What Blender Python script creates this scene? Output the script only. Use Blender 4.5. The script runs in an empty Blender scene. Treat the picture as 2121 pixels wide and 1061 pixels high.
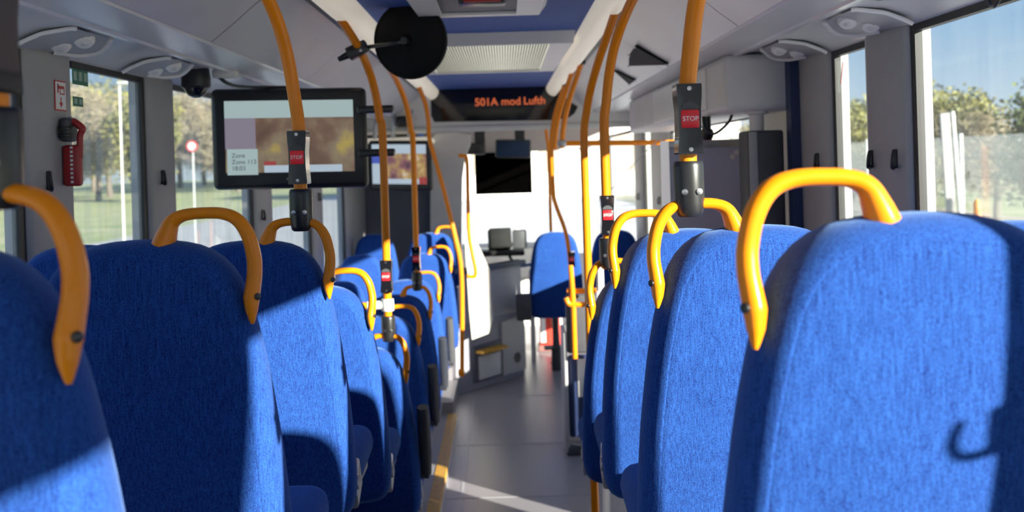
import bpy, bmesh, math, random
from mathutils import Vector, Matrix, Euler
random.seed(7)
SC = bpy.context.scene
COL = SC.collection
PI = math.pi
CZ = 1.86            # eye height over the low floor of the bus
F = 2000.0           # focal length in pixels of the 2121 px frame
ROLL = 0.03          # camera roll (radians)
XC = -0.08           # centre line of the bus (the camera stands at X = 0)
WL, WR = XC - 1.21, XC + 1.21    # inner faces of the side walls

def W(px, py, Y):
    """photo pixel + distance ahead -> place in the bus"""
    u, v = px - 1044.0, py - 335.0
    c, s = math.cos(ROLL), math.sin(ROLL)
    return Vector(((c*u - s*v)*Y/F, Y, CZ - (s*u + c*v)*Y/F))

# ------------------------------------------------------------------ materials
def M(name, col, rough=0.5, metal=0.0, noise=None, bump=None, coat=0.0, emit=None, spec=0.5, sheen=0.0):
    m = bpy.data.materials.new(name); m.use_nodes = True
    nt = m.node_tree; p = nt.nodes['Principled BSDF']
    p.inputs['Base Color'].default_value = (*col, 1)
    p.inputs['Roughness'].default_value = rough
    p.inputs['Metallic'].default_value = metal
    p.inputs['Coat Weight'].default_value = coat
    p.inputs['Coat Roughness'].default_value = 0.08
    p.inputs['Specular IOR Level'].default_value = spec
    if sheen:
        p.inputs['Sheen Weight'].default_value = sheen
        p.inputs['Sheen Roughness'].default_value = 0.4
    if emit:
        p.inputs['Emission Color'].default_value = (*emit[0], 1)
        p.inputs['Emission Strength'].default_value = emit[1]
    tc = nt.nodes.new('ShaderNodeTexCoord')
    if noise:
        sc, amt = noise[0], noise[1]
        n = nt.nodes.new('ShaderNodeTexNoise'); n.inputs['Scale'].default_value = sc
        n.inputs['Detail'].default_value = 5
        nt.links.new(tc.outputs['Object'], n.inputs['Vector'])
        mx = nt.nodes.new('ShaderNodeMix'); mx.data_type = 'RGBA'
        c2 = noise[2] if len(noise) > 2 else tuple(c*(1-amt) for c in col)
        mx.inputs['A'].default_value = (*c2, 1); mx.inputs['B'].default_value = (*col, 1)
        r = nt.nodes.new('ShaderNodeMapRange'); r.inputs['From Min'].default_value = 0.35; r.inputs['From Max'].default_value = 0.65
        nt.links.new(n.outputs['Fac'], r.inputs['Value']); nt.links.new(r.outputs['Result'], mx.inputs['Factor'])
        nt.links.new(mx.outputs['Result'], p.inputs['Base Color'])
    if bump:
        n = nt.nodes.new('ShaderNodeTexNoise'); n.inputs['Scale'].default_value = bump[0]; n.inputs['Detail'].default_value = 3
        nt.links.new(tc.outputs['Object'], n.inputs['Vector'])
        b = nt.nodes.new('ShaderNodeBump'); b.inputs['Strength'].default_value = bump[1]; b.inputs['Distance'].default_value = 0.002
        nt.links.new(n.outputs['Fac'], b.inputs['Height']); nt.links.new(b.outputs['Normal'], p.inputs['Normal'])
    return m

def fabric(name, dark, light, sheen_col):
    """ribbed plush: fine slanting weave of two blues, with a soft sheen"""
    m = bpy.data.materials.new(name); m.use_nodes = True
    nt = m.node_tree; N = nt.nodes; L = nt.links; p = N['Principled BSDF']
    tc = N.new('ShaderNodeTexCoord')
    mp = N.new('ShaderNodeMapping'); mp.inputs['Scale'].default_value = (1, 1, 0.45); mp.inputs['Rotation'].default_value = (0, 0.45, 0)
    L.new(tc.outputs['Object'], mp.inputs['Vector'])
    n1 = N.new('ShaderNodeTexNoise'); n1.inputs['Scale'].default_value = 900; n1.inputs['Detail'].default_value = 2
    L.new(mp.outputs['Vector'], n1.inputs['Vector'])
    mp2 = N.new('ShaderNodeMapping'); mp2.inputs['Scale'].default_value = (1, 1, 0.06)
    L.new(tc.outputs['Object'], mp2.inputs['Vector'])
    n2 = N.new('ShaderNodeTexNoise'); n2.inputs['Scale'].default_value = 420; n2.inputs['Detail'].default_value = 2
    L.new(mp2.outputs['Vector'], n2.inputs['Vector'])
    n3 = N.new('ShaderNodeTexNoise'); n3.inputs['Scale'].default_value = 9; n3.inputs['Detail'].default_value = 3
    L.new(tc.outputs['Object'], n3.inputs['Vector'])
    def lin(a, k, b):
        x = N.new('ShaderNodeMath'); x.operation = 'MULTIPLY_ADD'; L.new(a, x.inputs[0]); x.inputs[1].default_value = k
        if isinstance(b, float): x.inputs[2].default_value = b
        else: L.new(b, x.inputs[2])
        return x.outputs[0]
    f = lin(n1.outputs['Fac'], 2.4, -1.2 + 0.5 - 0.6 - 0.125)
    f = lin(n2.outputs['Fac'], 1.2, f); f = lin(n3.outputs['Fac'], 0.25, f)
    cl = N.new('ShaderNodeClamp'); L.new(f, cl.inputs['Value'])
    cl.inputs['Min'].default_value = 0; cl.inputs['Max'].default_value = 1
    mx = N.new('ShaderNodeMix'); mx.data_type = 'RGBA'
    mx.inputs['A'].default_value = (*dark, 1); mx.inputs['B'].default_value = (*light, 1)
    L.new(cl.outputs['Result'], mx.inputs['Factor']); L.new(mx.outputs['Result'], p.inputs['Base Color'])
    p.inputs['Roughness'].default_value = 0.95; p.inputs['Specular IOR Level'].default_value = 0.1
    p.inputs['Sheen Weight'].default_value = 0.5; p.inputs['Sheen Roughness'].default_value = 0.35
    p.inputs['Sheen Tint'].default_value = (*sheen_col, 1)
    b = N.new('ShaderNodeBump'); b.inputs['Strength'].default_value = 0.35; b.inputs['Distance'].default_value = 0.0012
    L.new(f, b.inputs['Height']); L.new(b.outputs['Normal'], p.inputs['Normal'])
    return m

def glass(name, tint=(0.93, 0.96, 0.95), dirt_haze=0.06, dirt_haze_col=(0.7, 0.72, 0.68), refl=0.10):
    m = bpy.data.materials.new(name); m.use_nodes = True
    nt = m.node_tree; N = nt.nodes; L = nt.links
    N.remove(N['Principled BSDF']); out = N['Material Output']
    tr = N.new('ShaderNodeBsdfTransparent'); tr.inputs['Color'].default_value = (*tint, 1)
    gl = N.new('ShaderNodeBsdfGlossy'); gl.inputs['Roughness'].default_value = 0.02
    df = N.new('ShaderNodeBsdfDiffuse'); df.inputs['Color'].default_value = (*dirt_haze_col, 1)
    tl = N.new('ShaderNodeBsdfTranslucent'); tl.inputs['Color'].default_value = (*dirt_haze_col, 1)
    ad = N.new('ShaderNodeMixShader'); ad.inputs[0].default_value = 0.6; L.new(df.outputs[0], ad.inputs[1]); L.new(tl.outputs[0], ad.inputs[2])
    lw = N.new('ShaderNodeLayerWeight'); lw.inputs['Blend'].default_value = 0.5
    pw = N.new('ShaderNodeMath'); pw.operation = 'POWER'; L.new(lw.outputs['Facing'], pw.inputs[0]); pw.inputs[1].default_value = 5.0
    fr = N.new('ShaderNodeMath'); fr.operation = 'MULTIPLY_ADD'; L.new(pw.outputs[0], fr.inputs[0]); fr.inputs[1].default_value = 0.35; fr.inputs[2].default_value = 0.02
    m1 = N.new('ShaderNodeMixShader'); L.new(fr.outputs[0], m1.inputs[0]); L.new(tr.outputs[0], m1.inputs[1]); L.new(gl.outputs[0], m1.inputs[2])
    tc = N.new('ShaderNodeTexCoord'); mp = N.new('ShaderNodeMapping'); mp.inputs['Scale'].default_value = (6, 6, 0.5)
    L.new(tc.outputs['Object'], mp.inputs['Vector'])
    n = N.new('ShaderNodeTexNoise'); n.inputs['Scale'].default_value = 3; n.inputs['Detail'].default_value = 6; n.inputs['Roughness'].default_value = 0.7
    L.new(mp.outputs['Vector'], n.inputs['Vector'])
    r = N.new('ShaderNodeMapRange'); r.inputs['From Min'].default_value = 0.4; r.inputs['From Max'].default_value = 0.75
    r.inputs['To Min'].default_value = dirt_haze*0.35; r.inputs['To Max'].default_value = dirt_haze*1.6
    L.new(n.outputs['Fac'], r.inputs['Value'])
    m2 = N.new('ShaderNodeMixShader'); L.new(r.outputs[0], m2.inputs[0]); L.new(m1.outputs[0], m2.inputs[1]); L.new(ad.outputs[0], m2.inputs[2])
    L.new(m2.outputs[0], out.inputs['Surface'])
    return m

FAB = fabric('blue_plush', (0.0045, 0.013, 0.115), (0.021, 0.095, 0.42), (0.30, 0.50, 1.0))
YEL = M('yellow_plastic', (0.93, 0.255, 0.003), 0.3, noise=(6, 0.06), coat=0.1, spec=0.22)
YELP = M('yellow_powder_coat', (0.91, 0.24, 0.003), 0.3, noise=(9, 0.08), coat=0.1, spec=0.22)
BLK = M('black_plastic', (0.012, 0.012, 0.014), 0.32, noise=(20, 0.3))
BLKM = M('black_matt', (0.008, 0.008, 0.009), 0.7, noise=(15, 0.3), spec=0.15)
BLIND = M('blind_cloth', (0.0006, 0.0006, 0.0006), 1.0, noise=(30, 0.3), spec=0.0)
GLOSS = M('black_gloss', (0.006, 0.006, 0.008), 0.08, noise=(8, 0.2), coat=0.5)
DGR = M('dark_grey_plastic', (0.055, 0.058, 0.065), 0.5, noise=(12, 0.15))
DGR2 = M('slate_panel', (0.095, 0.105, 0.135), 0.55, noise=(4, 0.1))
GREY = M('grey_panel', (0.74, 0.72, 0.72), 0.45, noise=(5, 0.08))
PILL = M('pillar_grey', (0.36, 0.36, 0.37), 0.5, noise=(5, 0.08))
LGREY = M('light_grey_panel', (0.86, 0.84, 0.83), 0.36, noise=(3, 0.06))
LGREY_SHADE = M('shaded_bluish_panel', (0.52, 0.53, 0.60), 0.36, noise=(3, 0.06))  # same panel as the right side, its shade put into the colour
VAL = M('valance_grey', (0.66, 0.66, 0.69), 0.25, noise=(3, 0.06))
CREAM = M('cream_cove', (0.80, 0.74, 0.64), 0.4, noise=(3, 0.05), emit=((1.0, 0.88, 0.70), 0.33))  # glow added to brighten the cabin; the shelf board shares it
WHITE = M('white_panel', (0.72, 0.72, 0.70), 0.45, noise=(4, 0.06))
BCEIL = M('blue_ceiling', (0.045, 0.12, 0.46), 0.75, noise=(160, 0.35), bump=(300, 0.3))
NAVY = M('navy_panel', (0.015, 0.03, 0.10), 0.5, noise=(5, 0.2))
LILAC = M('blue_grey_board', (0.50, 0.53, 0.68), 0.4, noise=(3, 0.06))
RED = M('red_plastic', (0.42, 0.018, 0.02), 0.4, noise=(10, 0.15))
REDB = M('red_button', (0.52, 0.012, 0.02), 0.3, noise=(10, 0.1), emit=((0.8, 0.02, 0.03), 0.12))
WTXT = M('white_print', (0.85, 0.85, 0.85), 0.5, noise=(10, 0.03))
RTXT = M('red_print', (0.55, 0.03, 0.03), 0.5, noise=(10, 0.05))
GRN = M('green_sticker', (0.01, 0.17, 0.10), 0.45, noise=(10, 0.1))
GRN2 = M('pale_green_print', (0.35, 0.5, 0.42), 0.5, noise=(10, 0.1))
STEEL = M('steel', (0.55, 0.55, 0.56), 0.28, 1.0, noise=(20, 0.1))
ALU = M('brushed_alu', (0.55, 0.55, 0.57), 0.38, 0.8, noise=(30, 0.12))
LEDG = M('led_glass', (0.004, 0.004, 0.005), 0.06, noise=(5, 0.2))
LEDT = M('led_orange', (0.9, 0.16, 0.04), 0.5, noise=(200, 0.5), emit=((1.0, 0.17, 0.05), 0.45))
FLOORM = M('speckled_vinyl', (0.27, 0.26, 0.28), 0.33, noise=(420, 0.35), bump=(500, 0.15))
STRIP = M('yellow_nosing', (0.72, 0.36, 0.03), 0.5, noise=(40, 0.3))
GRAV = M('grille_glow', (0.80, 0.80, 0.68), 0.5, noise=(6, 0.08), emit=((1.0, 1.0, 0.8), 0.7))  # glow added so the grille looks brighter
CLEAR = glass('side_glass', dirt_haze=0.20, dirt_haze_col=(0.8, 0.8, 0.74))  # dirt raised to paint a pale haze over the left view
CLEAR2 = glass('right_side_glass', dirt_haze=0.018)
SCREENGL = glass('wind_glass', tint=(0.97, 0.98, 0.98), dirt_haze=0.05)

# ------------------------------------------------------------------ mesh builder
class MB:
    def __init__(s): s.v = []; s.f = []
    def add(s, vs, fs):
        b = len(s.v); s.v += [Vector(v) for v in vs]; s.f += [tuple(i+b for i in f) for f in fs]; return s
    def bm(s, bm):
        bm.verts.ensure_lookup_table(); bm.verts.index_update()
        s.add([v.co.copy() for v in bm.verts], [[v.index for v in f.verts] for f in bm.faces]); bm.free(); return s
    def obox(s, c, size, rot=None, bev=0.0, seg=2):
        bm = bmesh.new(); bmesh.ops.create_cube(bm, size=1.0)
        bmesh.ops.scale(bm, vec=Vector(size), verts=bm.verts)
        if bev > 0: bmesh.ops.bevel(bm, geom=list(bm.edges), offset=min(bev, min(size)*0.49), segments=seg, affect='EDGES', profile=0.5)
        mt = Matrix.Translation(Vector(c)) @ ((rot.to_4x4() if rot is not None else Matrix.Identity(4)))
        bmesh.ops.transform(bm, matrix=mt, verts=bm.verts); return s.bm(bm)
    def box(s, x0, x1, y0, y1, z0, z1, bev=0.0, seg=2):
        return s.obox(((x0+x1)/2, (y0+y1)/2, (z0+z1)/2), (abs(x1-x0), abs(y1-y0), abs(z1-z0)), None, bev, seg)
    def tube(s, pts, r, n=12, sub=6, smooth=True, cap=True, flat=1.0):
        pts = [Vector(p) for p in pts]
        rs = list(r) if isinstance(r, (list, tuple)) else [r]*len(pts)
        if smooth and len(pts) > 2:
            P = []; R = []
            for i in range(len(pts)-1):
                p0 = pts[max(i-1, 0)]; p1 = pts[i]; p2 = pts[i+1]; p3 = pts[min(i+2, len(pts)-1)]
                for k in range(sub):
                    t = k/sub
                    P.append(0.5*((2*p1)+(p2-p0)*t+(2*p0-5*p1+4*p2-p3)*t*t+(3*p1-p0-3*p2+p3)*t**3)); R.append(rs[i]*(1-t)+rs[i+1]*t)
            P.append(pts[-1]); R.append(rs[-1])
        else: P, R = pts, rs
        T = [(P[min(i+1, len(P)-1)]-P[max(i-1, 0)]).normalized() for i in range(len(P))]
        up = Vector((0, 1, 0)) if abs(T[0].y) < 0.9 else Vector((1, 0, 0))
        vs = []; fs = []
        for i, (p, t) in enumerate(zip(P, T)):
            a = (up - t*up.dot(t)).normalized(); b = t.cross(a); up = a
            for k in range(n):
                th = 2*PI*k/n; vs.append(p + (a*math.cos(th)*flat + b*math.sin(th))*R[i])
        for i in range(len(P)-1):
            for k in range(n):
                fs.append((i*n+k, i*n+(k+1) % n, (i+1)*n+(k+1) % n, (i+1)*n+k))
        if cap: fs.append(tuple(range(n))[::-1]); fs.append(tuple((len(P)-1)*n+k for k in range(n)))
        return s.add(vs, fs)
    def cyl(s, p0, p1, r0, r1=None, n=16): return s.tube([p0, p1], [r0, r0 if r1 is None else r1], n, smooth=False)
    def lathe(s, prof, c, axis, n=32):
        """prof: (radius, height) pairs along axis from c"""
        ax = Vector(axis).normalized(); a = ax.orthogonal().normalized(); b = ax.cross(a); c = Vector(c)
        vs = []; fs = []
        for r, h in prof:
            for k in range(n):
                th = 2*PI*k/n; vs.append(c + ax*h + (a*math.cos(th)+b*math.sin(th))*max(r, 1e-5))
        for i in range(len(prof)-1):
            for k in range(n): fs.append((i*n+k, i*n+(k+1) % n, (i+1)*n+(k+1) % n, (i+1)*n+k))
        fs.append(tuple(range(n))[::-1]); fs.append(tuple((len(prof)-1)*n+k for k in range(n)))
        return s.add(vs, fs)
    def prism(s, poly, O, ex, ey, ez, d):
        """polygon (a,b) in the plane O+a*ex+b*ey, pushed d along ez"""
        O, ex, ey, ez = Vector(O), Vector(ex), Vector(ey), Vector(ez); n = len(poly)
        vs = [O+ex*a+ey*b for a, b in poly] + [O+ex*a+ey*b+ez*d for a, b in poly]
        fs = [tuple(range(n))[::-1], tuple(range(n, 2*n))] + [(k, (k+1) % n, n+(k+1) % n, n+k) for k in range(n)]
        return s.add(vs, fs)
    def strip(s, prof, y0, y1, thick=0.0):
        """cross-section polyline (x,z) run along Y"""
        n = len(prof)
        vs = [(x, y0, z) for x, z in prof]+[(x, y1, z) for x, z in prof]
        return s.add(vs, [(k, k+1, n+k+1, n+k) for k in range(n-1)])
    def move(s, off): s.v = [v+Vector(off) for v in s.v]; return s
    def build(s, name, mat, parent=None, smooth=True, local=False, angle=35, **props):
        off = Vector((0, 0, 0)); q = parent; rz = 0
        if not local:
            while q is not None: off += q.location; q = q.parent
        me = bpy.data.meshes.new(name); me.from_pydata([v-off for v in s.v], [], s.f); me.update()
        bm = bmesh.new(); bm.from_mesh(me); bmesh.ops.recalc_face_normals(bm, faces=bm.faces); bm.to_mesh(me); bm.free()
        if smooth:
            me.polygons.foreach_set('use_smooth', [True]*len(me.polygons)); me.set_sharp_from_angle(angle=math.radians(angle))
        me.materials.append(mat)
        o = bpy.data.objects.new(name, me); COL.objects.link(o)
        if parent is not None: o.parent = parent
        for k, v in props.items(): o[k] = v
        return o

def thing(name, label, cat, loc=(0, 0, 0), group=None):
    o = bpy.data.objects.new(name, None); COL.objects.link(o); o.location = loc; o.empty_display_size = 0.1
    o['label'] = label; o['category'] = cat
    if group: o['group'] = group
    return o
def tag(o, label, cat, group=None, kind=None):
    o['label'] = label; o['category'] = cat
    if group: o['group'] = group
    if kind: o['kind'] = kind
    return o
def struct(name, mb, mat, parent=None, **k):
    o = mb.build(name, mat, parent, **k)
    if parent is None: o['kind'] = 'structure'
    return o
def text_mb(body, size, O, ex, ey, ez, depth=0.0008, align='CENTER', bold=0.0):
    """lettering laid on the plane O, ex (right), ey (up), ez (towards the reader)"""
    cu = bpy.data.curves.new('lettering', 'FONT'); cu.body = body; cu.size = size; cu.align_x = align; cu.align_y = 'CENTER'
    cu.extrude = depth; cu.offset = bold
    ob = bpy.data.objects.new('lettering', cu); COL.objects.link(ob)
    dg = bpy.context.evaluated_depsgraph_get(); me = bpy.data.meshes.new_from_object(ob.evaluated_get(dg))
    O, ex, ey, ez = Vector(O), Vector(ex).normalized(), Vector(ey).normalized(), Vector(ez).normalized()
    mb = MB(); mb.add([O+ex*v.co.x+ey*v.co.y+ez*v.co.z for v in me.vertices], [tuple(p.vertices) for p in me.polygons])
    bpy.data.objects.remove(ob); bpy.data.curves.remove(cu); bpy.data.meshes.remove(me)
    return mb
def copy_tree(o, loc, parent=None):
    c = o.copy(); COL.objects.link(c); c.parent = parent
    if loc is not None: c.location = loc
    for ch in list(o.children): copy_tree(ch, None, c)
    return c

# ------------------------------------------------------------------ bus shell
YB, YF = -1.1, 10.9
ZC = CZ + 0.62
WT = CZ + 0.345          # top of the side windows
WS = CZ - 0.80           # sill
def zr(z): return CZ + z

# floors
struct('floor', MB().box(WL-0.05, WR+0.05, 3.3, YF, -0.06, 0.0), FLOORM)
seam = MB()
for y in (5.35, 6.35, 7.65): seam.box(-0.39, 1.1, y, y+0.008, 0.0, 0.0015)
seam.box(-0.30, -0.285, 3.9, 7.6, 0.0, 0.0015)
struct('trim_1', seam, M('floor_seam', (0.33, 0.33, 0.36), 0.4, noise=(50, 0.1)))
ramp = MB().prism([(YB, -0.06), (YB, 0.6), (1.6, 0.52), (3.9, 0.0), (3.9, -0.06)], (-0.40, 0, 0), (0, 1, 0), (0, 0, 1), (1, 0, 0), 0.68)
struct('floor_aisle_ramp', ramp, FLOORM)
# seat platforms (rise to the back of the bus)
ROWL = [(1.008, -0.060), (1.715, -0.118), (2.445, -0.178), (3.175, -0.385)]
ROWR = [(1.139, -0.072), (1.857, -0.134), (2.575, -0.191), (3.32, -0.395)]
def podium(name, rows, xa, xb, y_end):
    mb = MB()
    for i, (y, t) in enumerate(rows):
        y0 = YB if i == 0 else (rows[i-1][0]+y)/2+0.05
        y1 = y_end if i == len(rows)-1 else (y+rows[i+1][0])/2+0.05
        mb.box(xa, xb, y0, y1, -0.06, CZ+t-1.06)
    return struct(name, mb, FLOORM)
podium('floor_platform_left', ROWL, WL, -0.40, 3.72)
podium('floor_platform_right', ROWR, 0.28, WR, 3.62)
lowp = MB().box(WL, -0.395, 3.72, 6.95, -0.05, 0.055).box(WL, -0.42, 6.95, 7.66, -0.05, 0.14).box(WL, -0.46, 7.66, 8.75, -0.05, 0.235)
struct('floor_low_platform', lowp, FLOORM)
es = MB()
for k in range(5): es.box(-0.455+k*0.0135, -0.446+k*0.0135, 3.75, 6.95, 0.055, 0.0585)
es.box(-0.398, -0.392, 3.75, 6.95, 0.0, 0.057)
tag(es.build('step_edging', STRIP), 'ribbed yellow nosing strip along the edge of the left seat platform', 'edge strip')
struct('baseboard_left', MB().box(-0.392, -0.385, 3.75, 6.95, 0.0, 0.03), ALU)

# side walls with their pillars
LPIL = [(0.98, 1.20), (2.60, 2.875), (3.49, 3.765), (4.95, 5.31), (6.42, 6.77), (7.75, 8.85), (10.45, YF)]
RPIL = [(-0.10, 0.213), (0.596, 0.70), (2.67, 2.97), (3.31, 3.66), (6.55, 7.36), (7.84, 8.30), (10.45, YF)]
def side(name, xw, s, pil, sill):
    mb = MB()
    for a, b in sill: mb.box(xw, xw+s*0.06, a, b, -0.06, WS)
    mb.box(xw, xw+s*0.06, YB, YF, WT, ZC+0.05)
    return struct(name, mb, GREY)
side('wall_left', WL, -1, LPIL, [(YB, YF)])
side('wall_right', WR, 1, RPIL, [(YB, 3.66), (6.55, 8.30), (10.45, YF)])
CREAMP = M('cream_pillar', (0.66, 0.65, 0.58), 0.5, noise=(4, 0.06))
def pillar(k, xw, s, a, b, mat=PILL):
    mb = MB()
    d = 0.014
    # bevelled hollow-section pillar: flat face with splayed sides and a recessed track
    poly = [(a, 0.06), (a, 0.0), (a+0.006, -d*0.6), (a+0.02, -d), (b-0.02, -d), (b-0.006, -d*0.6), (b, 0.0), (b, 0.06)]
    mb.prism(poly, (xw, 0, WS), (0, 1, 0), (s, 0, 0), (0, 0, 1), WT-WS+0.01)
    struct('pillar_%s_%d' % ('left' if s < 0 else 'right', k), mb, mat)
for k, (a, b) in enumerate(LPIL): pillar(k+1, WL, -1, a, b)
for k, (a, b) in enumerate(RPIL): pillar(k+1, WR, 1, a, b, CREAMP if k in (4, 5) else PILL)
GASK = M('rubber_gasket', (0.008, 0.008, 0.009), 0.5, noise=(20, 0.2))
def window(n, xw, s, a, b, z0=None, z1=None, mat=CLEAR):
    z0 = WS if z0 is None else z0; z1 = WT if z1 is None else z1
    x = xw+s*0.014
    w = struct('window_%d' % n, MB().box(x-0.002, x+0.002, a, b, z0, z1), mat)
    g = MB(); t = 0.03; xa, xb = xw+s*0.003, xw+s*0.024
    g.box(xa+s*0.006, xb, a, a+0.01, z0, z1); g.box(xa, xb, b-t, b, z0, z1)
    g.box(xa, xb, a+t, b-t, z1-0.022, z1+0.004); g.box(xa, xb, a+t, b-t, z0-0.004, z0+0.022)
    g.build('window_gasket', GASK, w)
    return w
wn = 1
def gaps(pil): return [(pil[i][1], pil[i+1][0]) for i in range(len(pil)-1)]
for a, b in [(YB+0.02, LPIL[0][0])]+gaps(LPIL): window(wn, WL, -1, a, b); wn += 1
for a, b in [(YB+0.02, RPIL[0][0])]+gaps(RPIL):
    if abs(a-3.66) < 0.01: window(wn, WR, 1, a, b, 0.0, WT-0.16, SCREENGL)
    elif a > 8.2: window(wn, WR, 1, a, b, 0.02, WT-0.1, SCREENGL)
    else: window(wn, WR, 1, a, b, mat=CLEAR2)
    wn += 1
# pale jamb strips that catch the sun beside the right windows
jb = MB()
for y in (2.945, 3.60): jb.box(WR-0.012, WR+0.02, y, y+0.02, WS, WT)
# back wall (behind the camera) and front
struct('wall_back', MB().box(WL, WR, YB-0.06, YB, -0.06, CZ-0.2).box(WL, WR, YB-0.06, YB, CZ+0.32, ZC+0.05).box(WL, WL+0.25, YB-0.06, YB, CZ-0.2, CZ+0.32).box(WR-0.25, WR, YB-0.06, YB, CZ-0.2, CZ+0.32), GREY)
# (unseen rear window, added to let fill light in)
rw = struct('window_%d' % wn, MB().box(WL+0.25, WR-0.25, YB-0.035, YB-0.03, CZ-0.2, CZ+0.32), CLEAR); wn += 1
# ceiling cross-section
struct('ceiling', MB().box(XC-0.47, XC+0.47, YB, 8.15, ZC, ZC+0.03), BCEIL)
def cside(name, s):
    pr = [(0.535, 0.605), (0.60, 0.575), (0.68, 0.52), (0.76, 0.452), (0.825, 0.402)]
    o = struct(name, MB().strip([(XC+s*x, zr(z)) for x, z in pr], YB, 8.1), LGREY if s > 0 else LGREY_SHADE)
    return o
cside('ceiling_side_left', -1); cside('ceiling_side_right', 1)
# ribs of the side panel joints
for s, nm in ((-1, 'left'), (1, 'right')):
    mb = MB().strip([(XC+s*0.825, zr(0.402)), (XC+s*0.832, zr(0.407)), (XC+s*0.838, zr(0.397)), (XC+s*0.90, zr(0.388)), (XC+s*0.965, zr(0.384)), (XC+s*0.972, zr(0.377)), (XC+s*0.990, zr(0.377)), (XC+s*0.996, zr(0.386)), (XC+s*1.003, zr(0.386))], YB, 8.1)
    struct('trim_fascia_%s' % nm, mb, VAL)
    mb = MB().strip([(XC+s*1.003, zr(0.386)), (XC+s*1.05, zr(0.392)), (XC+s*1.12, zr(0.385)), (XC+s*1.17, zr(0.366)), (XC+s*1.215, zr(0.342))], YB, 8.1)
    struct('trim_valance_%s' % nm, mb, VAL)
    mb = MB()
    for y in (0.2, 1.62, 3.02, 4.46, 5.9, 7.3):
        for (x0, z0), (x1, z1) in zip([(0.60, 0.575), (0.68, 0.52), (0.76, 0.452)], [(0.68, 0.52), (0.76, 0.452), (0.825, 0.402)]):
            mb.add([(XC+s*x0, y, zr(z0-0.001)), (XC+s*x1, y, zr(z1-0.001)), (XC+s*x1, y+0.004, zr(z1-0.001)), (XC+s*x0, y+0.004, zr(z0-0.001))], [(0, 1, 2, 3)])
    struct('trim_joint_%s' % nm, mb, DGR)
    # outer roof skin keeps the light out
    struct('roof_%s' % nm, MB().strip([(XC+s*0.46, ZC+0.035), (XC+s*0.9, ZC+0.03), (XC+s*1.27, WT+0.0)], YB, YF), GREY)
    # cove light
    cv = thing('cove_light', 'long cream cove light along the %s edge of the blue ceiling' % nm, 'ceiling light', (XC+s*0.5, 4.0, zr(0.58)), 'cove lights')
    ys = [YB, 8.12]
    prof = []
    for k in range(9):
        th = PI*(-0.05+1.1*k/8); prof.append((0.055*math.cos(th)*1.0, -0.036*math.sin(th)))
    ex = Vector((s*0.64, 0, -0.77)).normalized(); ez = Vector((-s*0.77, 0, -0.64)).normalized()
    if ez.z > 0: ez = -ez
    poly = [(a, -b) for a, b in prof]
    MB().prism(poly, (XC+s*0.495, YB, zr(0.585)), ex, ez, (0, 1, 0), 8.12-YB).build('diffuser', CREAM, cv)
    MB().prism([(a*1.06, b*1.06) for a, b in poly], (XC+s*0.495, 8.12, zr(0.585)), ex, ez, (0, 1, 0), 0.03).build('end_cap', CREAM, cv)
    rail = MB().box(XC+s*0.548, XC+s*0.572, YB, 8.1, zr(0.562), zr(0.575))
    tag(rail.build('ceiling_rail', DGR), 'dark grab pole rail running beside the %s cove light' % nm, 'ceiling rail', 'ceiling rails')

# ------------------------------------------------------------------ roof hatches
def hatch(y0, y1, label, xw, grille, zb=0.56):
    t = thing('roof_hatch', label, 'roof hatch', (XC, (y0+y1)/2, ZC))
    x0, x1 = XC-xw, XC+xw
    # tapered tray frame: ring between outer lip and inner opening
    o = [(x0, y0), (x1, y0), (x1, y1), (x0, y1)]; ib = [(x0+0.12, y0+0.03), (x1-0.12, y0+0.03), (x1-0.12, y1-0.10), (x0+0.12, y1-0.10)]
    zz = [ZC, zr(zb), zr(zb), zr(zb+0.02)]
    ob = [(x0+0.01, y0+0.01), (x1-0.01, y0+0.01), (x1-0.03, y1-0.05), (x0+0.03, y1-0.05)]
    rings = [[(*p, zz[0]) for p in o], [(*p, zz[1]) for p in ob], [(*p, zz[2]) for p in ib], [(*p, zz[3]) for p in ib]]
    vs = sum(rings, []); fs = []
    for r in range(3):
        for k in range(4): fs.append((r*4+k, r*4+(k+1) % 4, (r+1)*4+(k+1) % 4, (r+1)*4+k))
    MB().add(vs, fs).build('frame', LGREY, t, smooth=False)
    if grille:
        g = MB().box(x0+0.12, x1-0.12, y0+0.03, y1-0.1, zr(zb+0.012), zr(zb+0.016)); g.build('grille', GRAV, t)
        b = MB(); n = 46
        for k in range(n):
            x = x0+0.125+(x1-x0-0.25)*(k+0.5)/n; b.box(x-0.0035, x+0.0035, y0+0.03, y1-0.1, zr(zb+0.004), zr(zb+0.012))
        b.build('grille_slats', M('grille_slat_dull', (0.42, 0.41, 0.34), 0.6, noise=(6, 0.1)), t)  # slats in a duller tone than the grille
    else:
        MB().box(x0+0.12, x1-0.12, y0+0.03, y1-0.1, zr(zb+0.01), zr(zb+0.02)).build('hatch_panel', DGR2, t)
        h = MB().obox((XC+0.02, y1-0.42, zr(zb+0.0)), (0.17, 0.10, 0.03), None, 0.012).build('handle_cover', BLK, t)
        MB().box(XC-0.045, XC+0.085, y1-0.475, y1-0.465, zr(zb-0.012), zr(zb+0.004)).build('handle_strip', RED, h)
    return t
hatch(4.62, 6.12, 'pale roof hatch with a ribbed glowing grille in front of the lit sign', 0.44, True)
hatch(2.72, 3.86, 'grey roof hatch with a dark handle nearest the camera', 0.265, False, 0.575)

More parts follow.
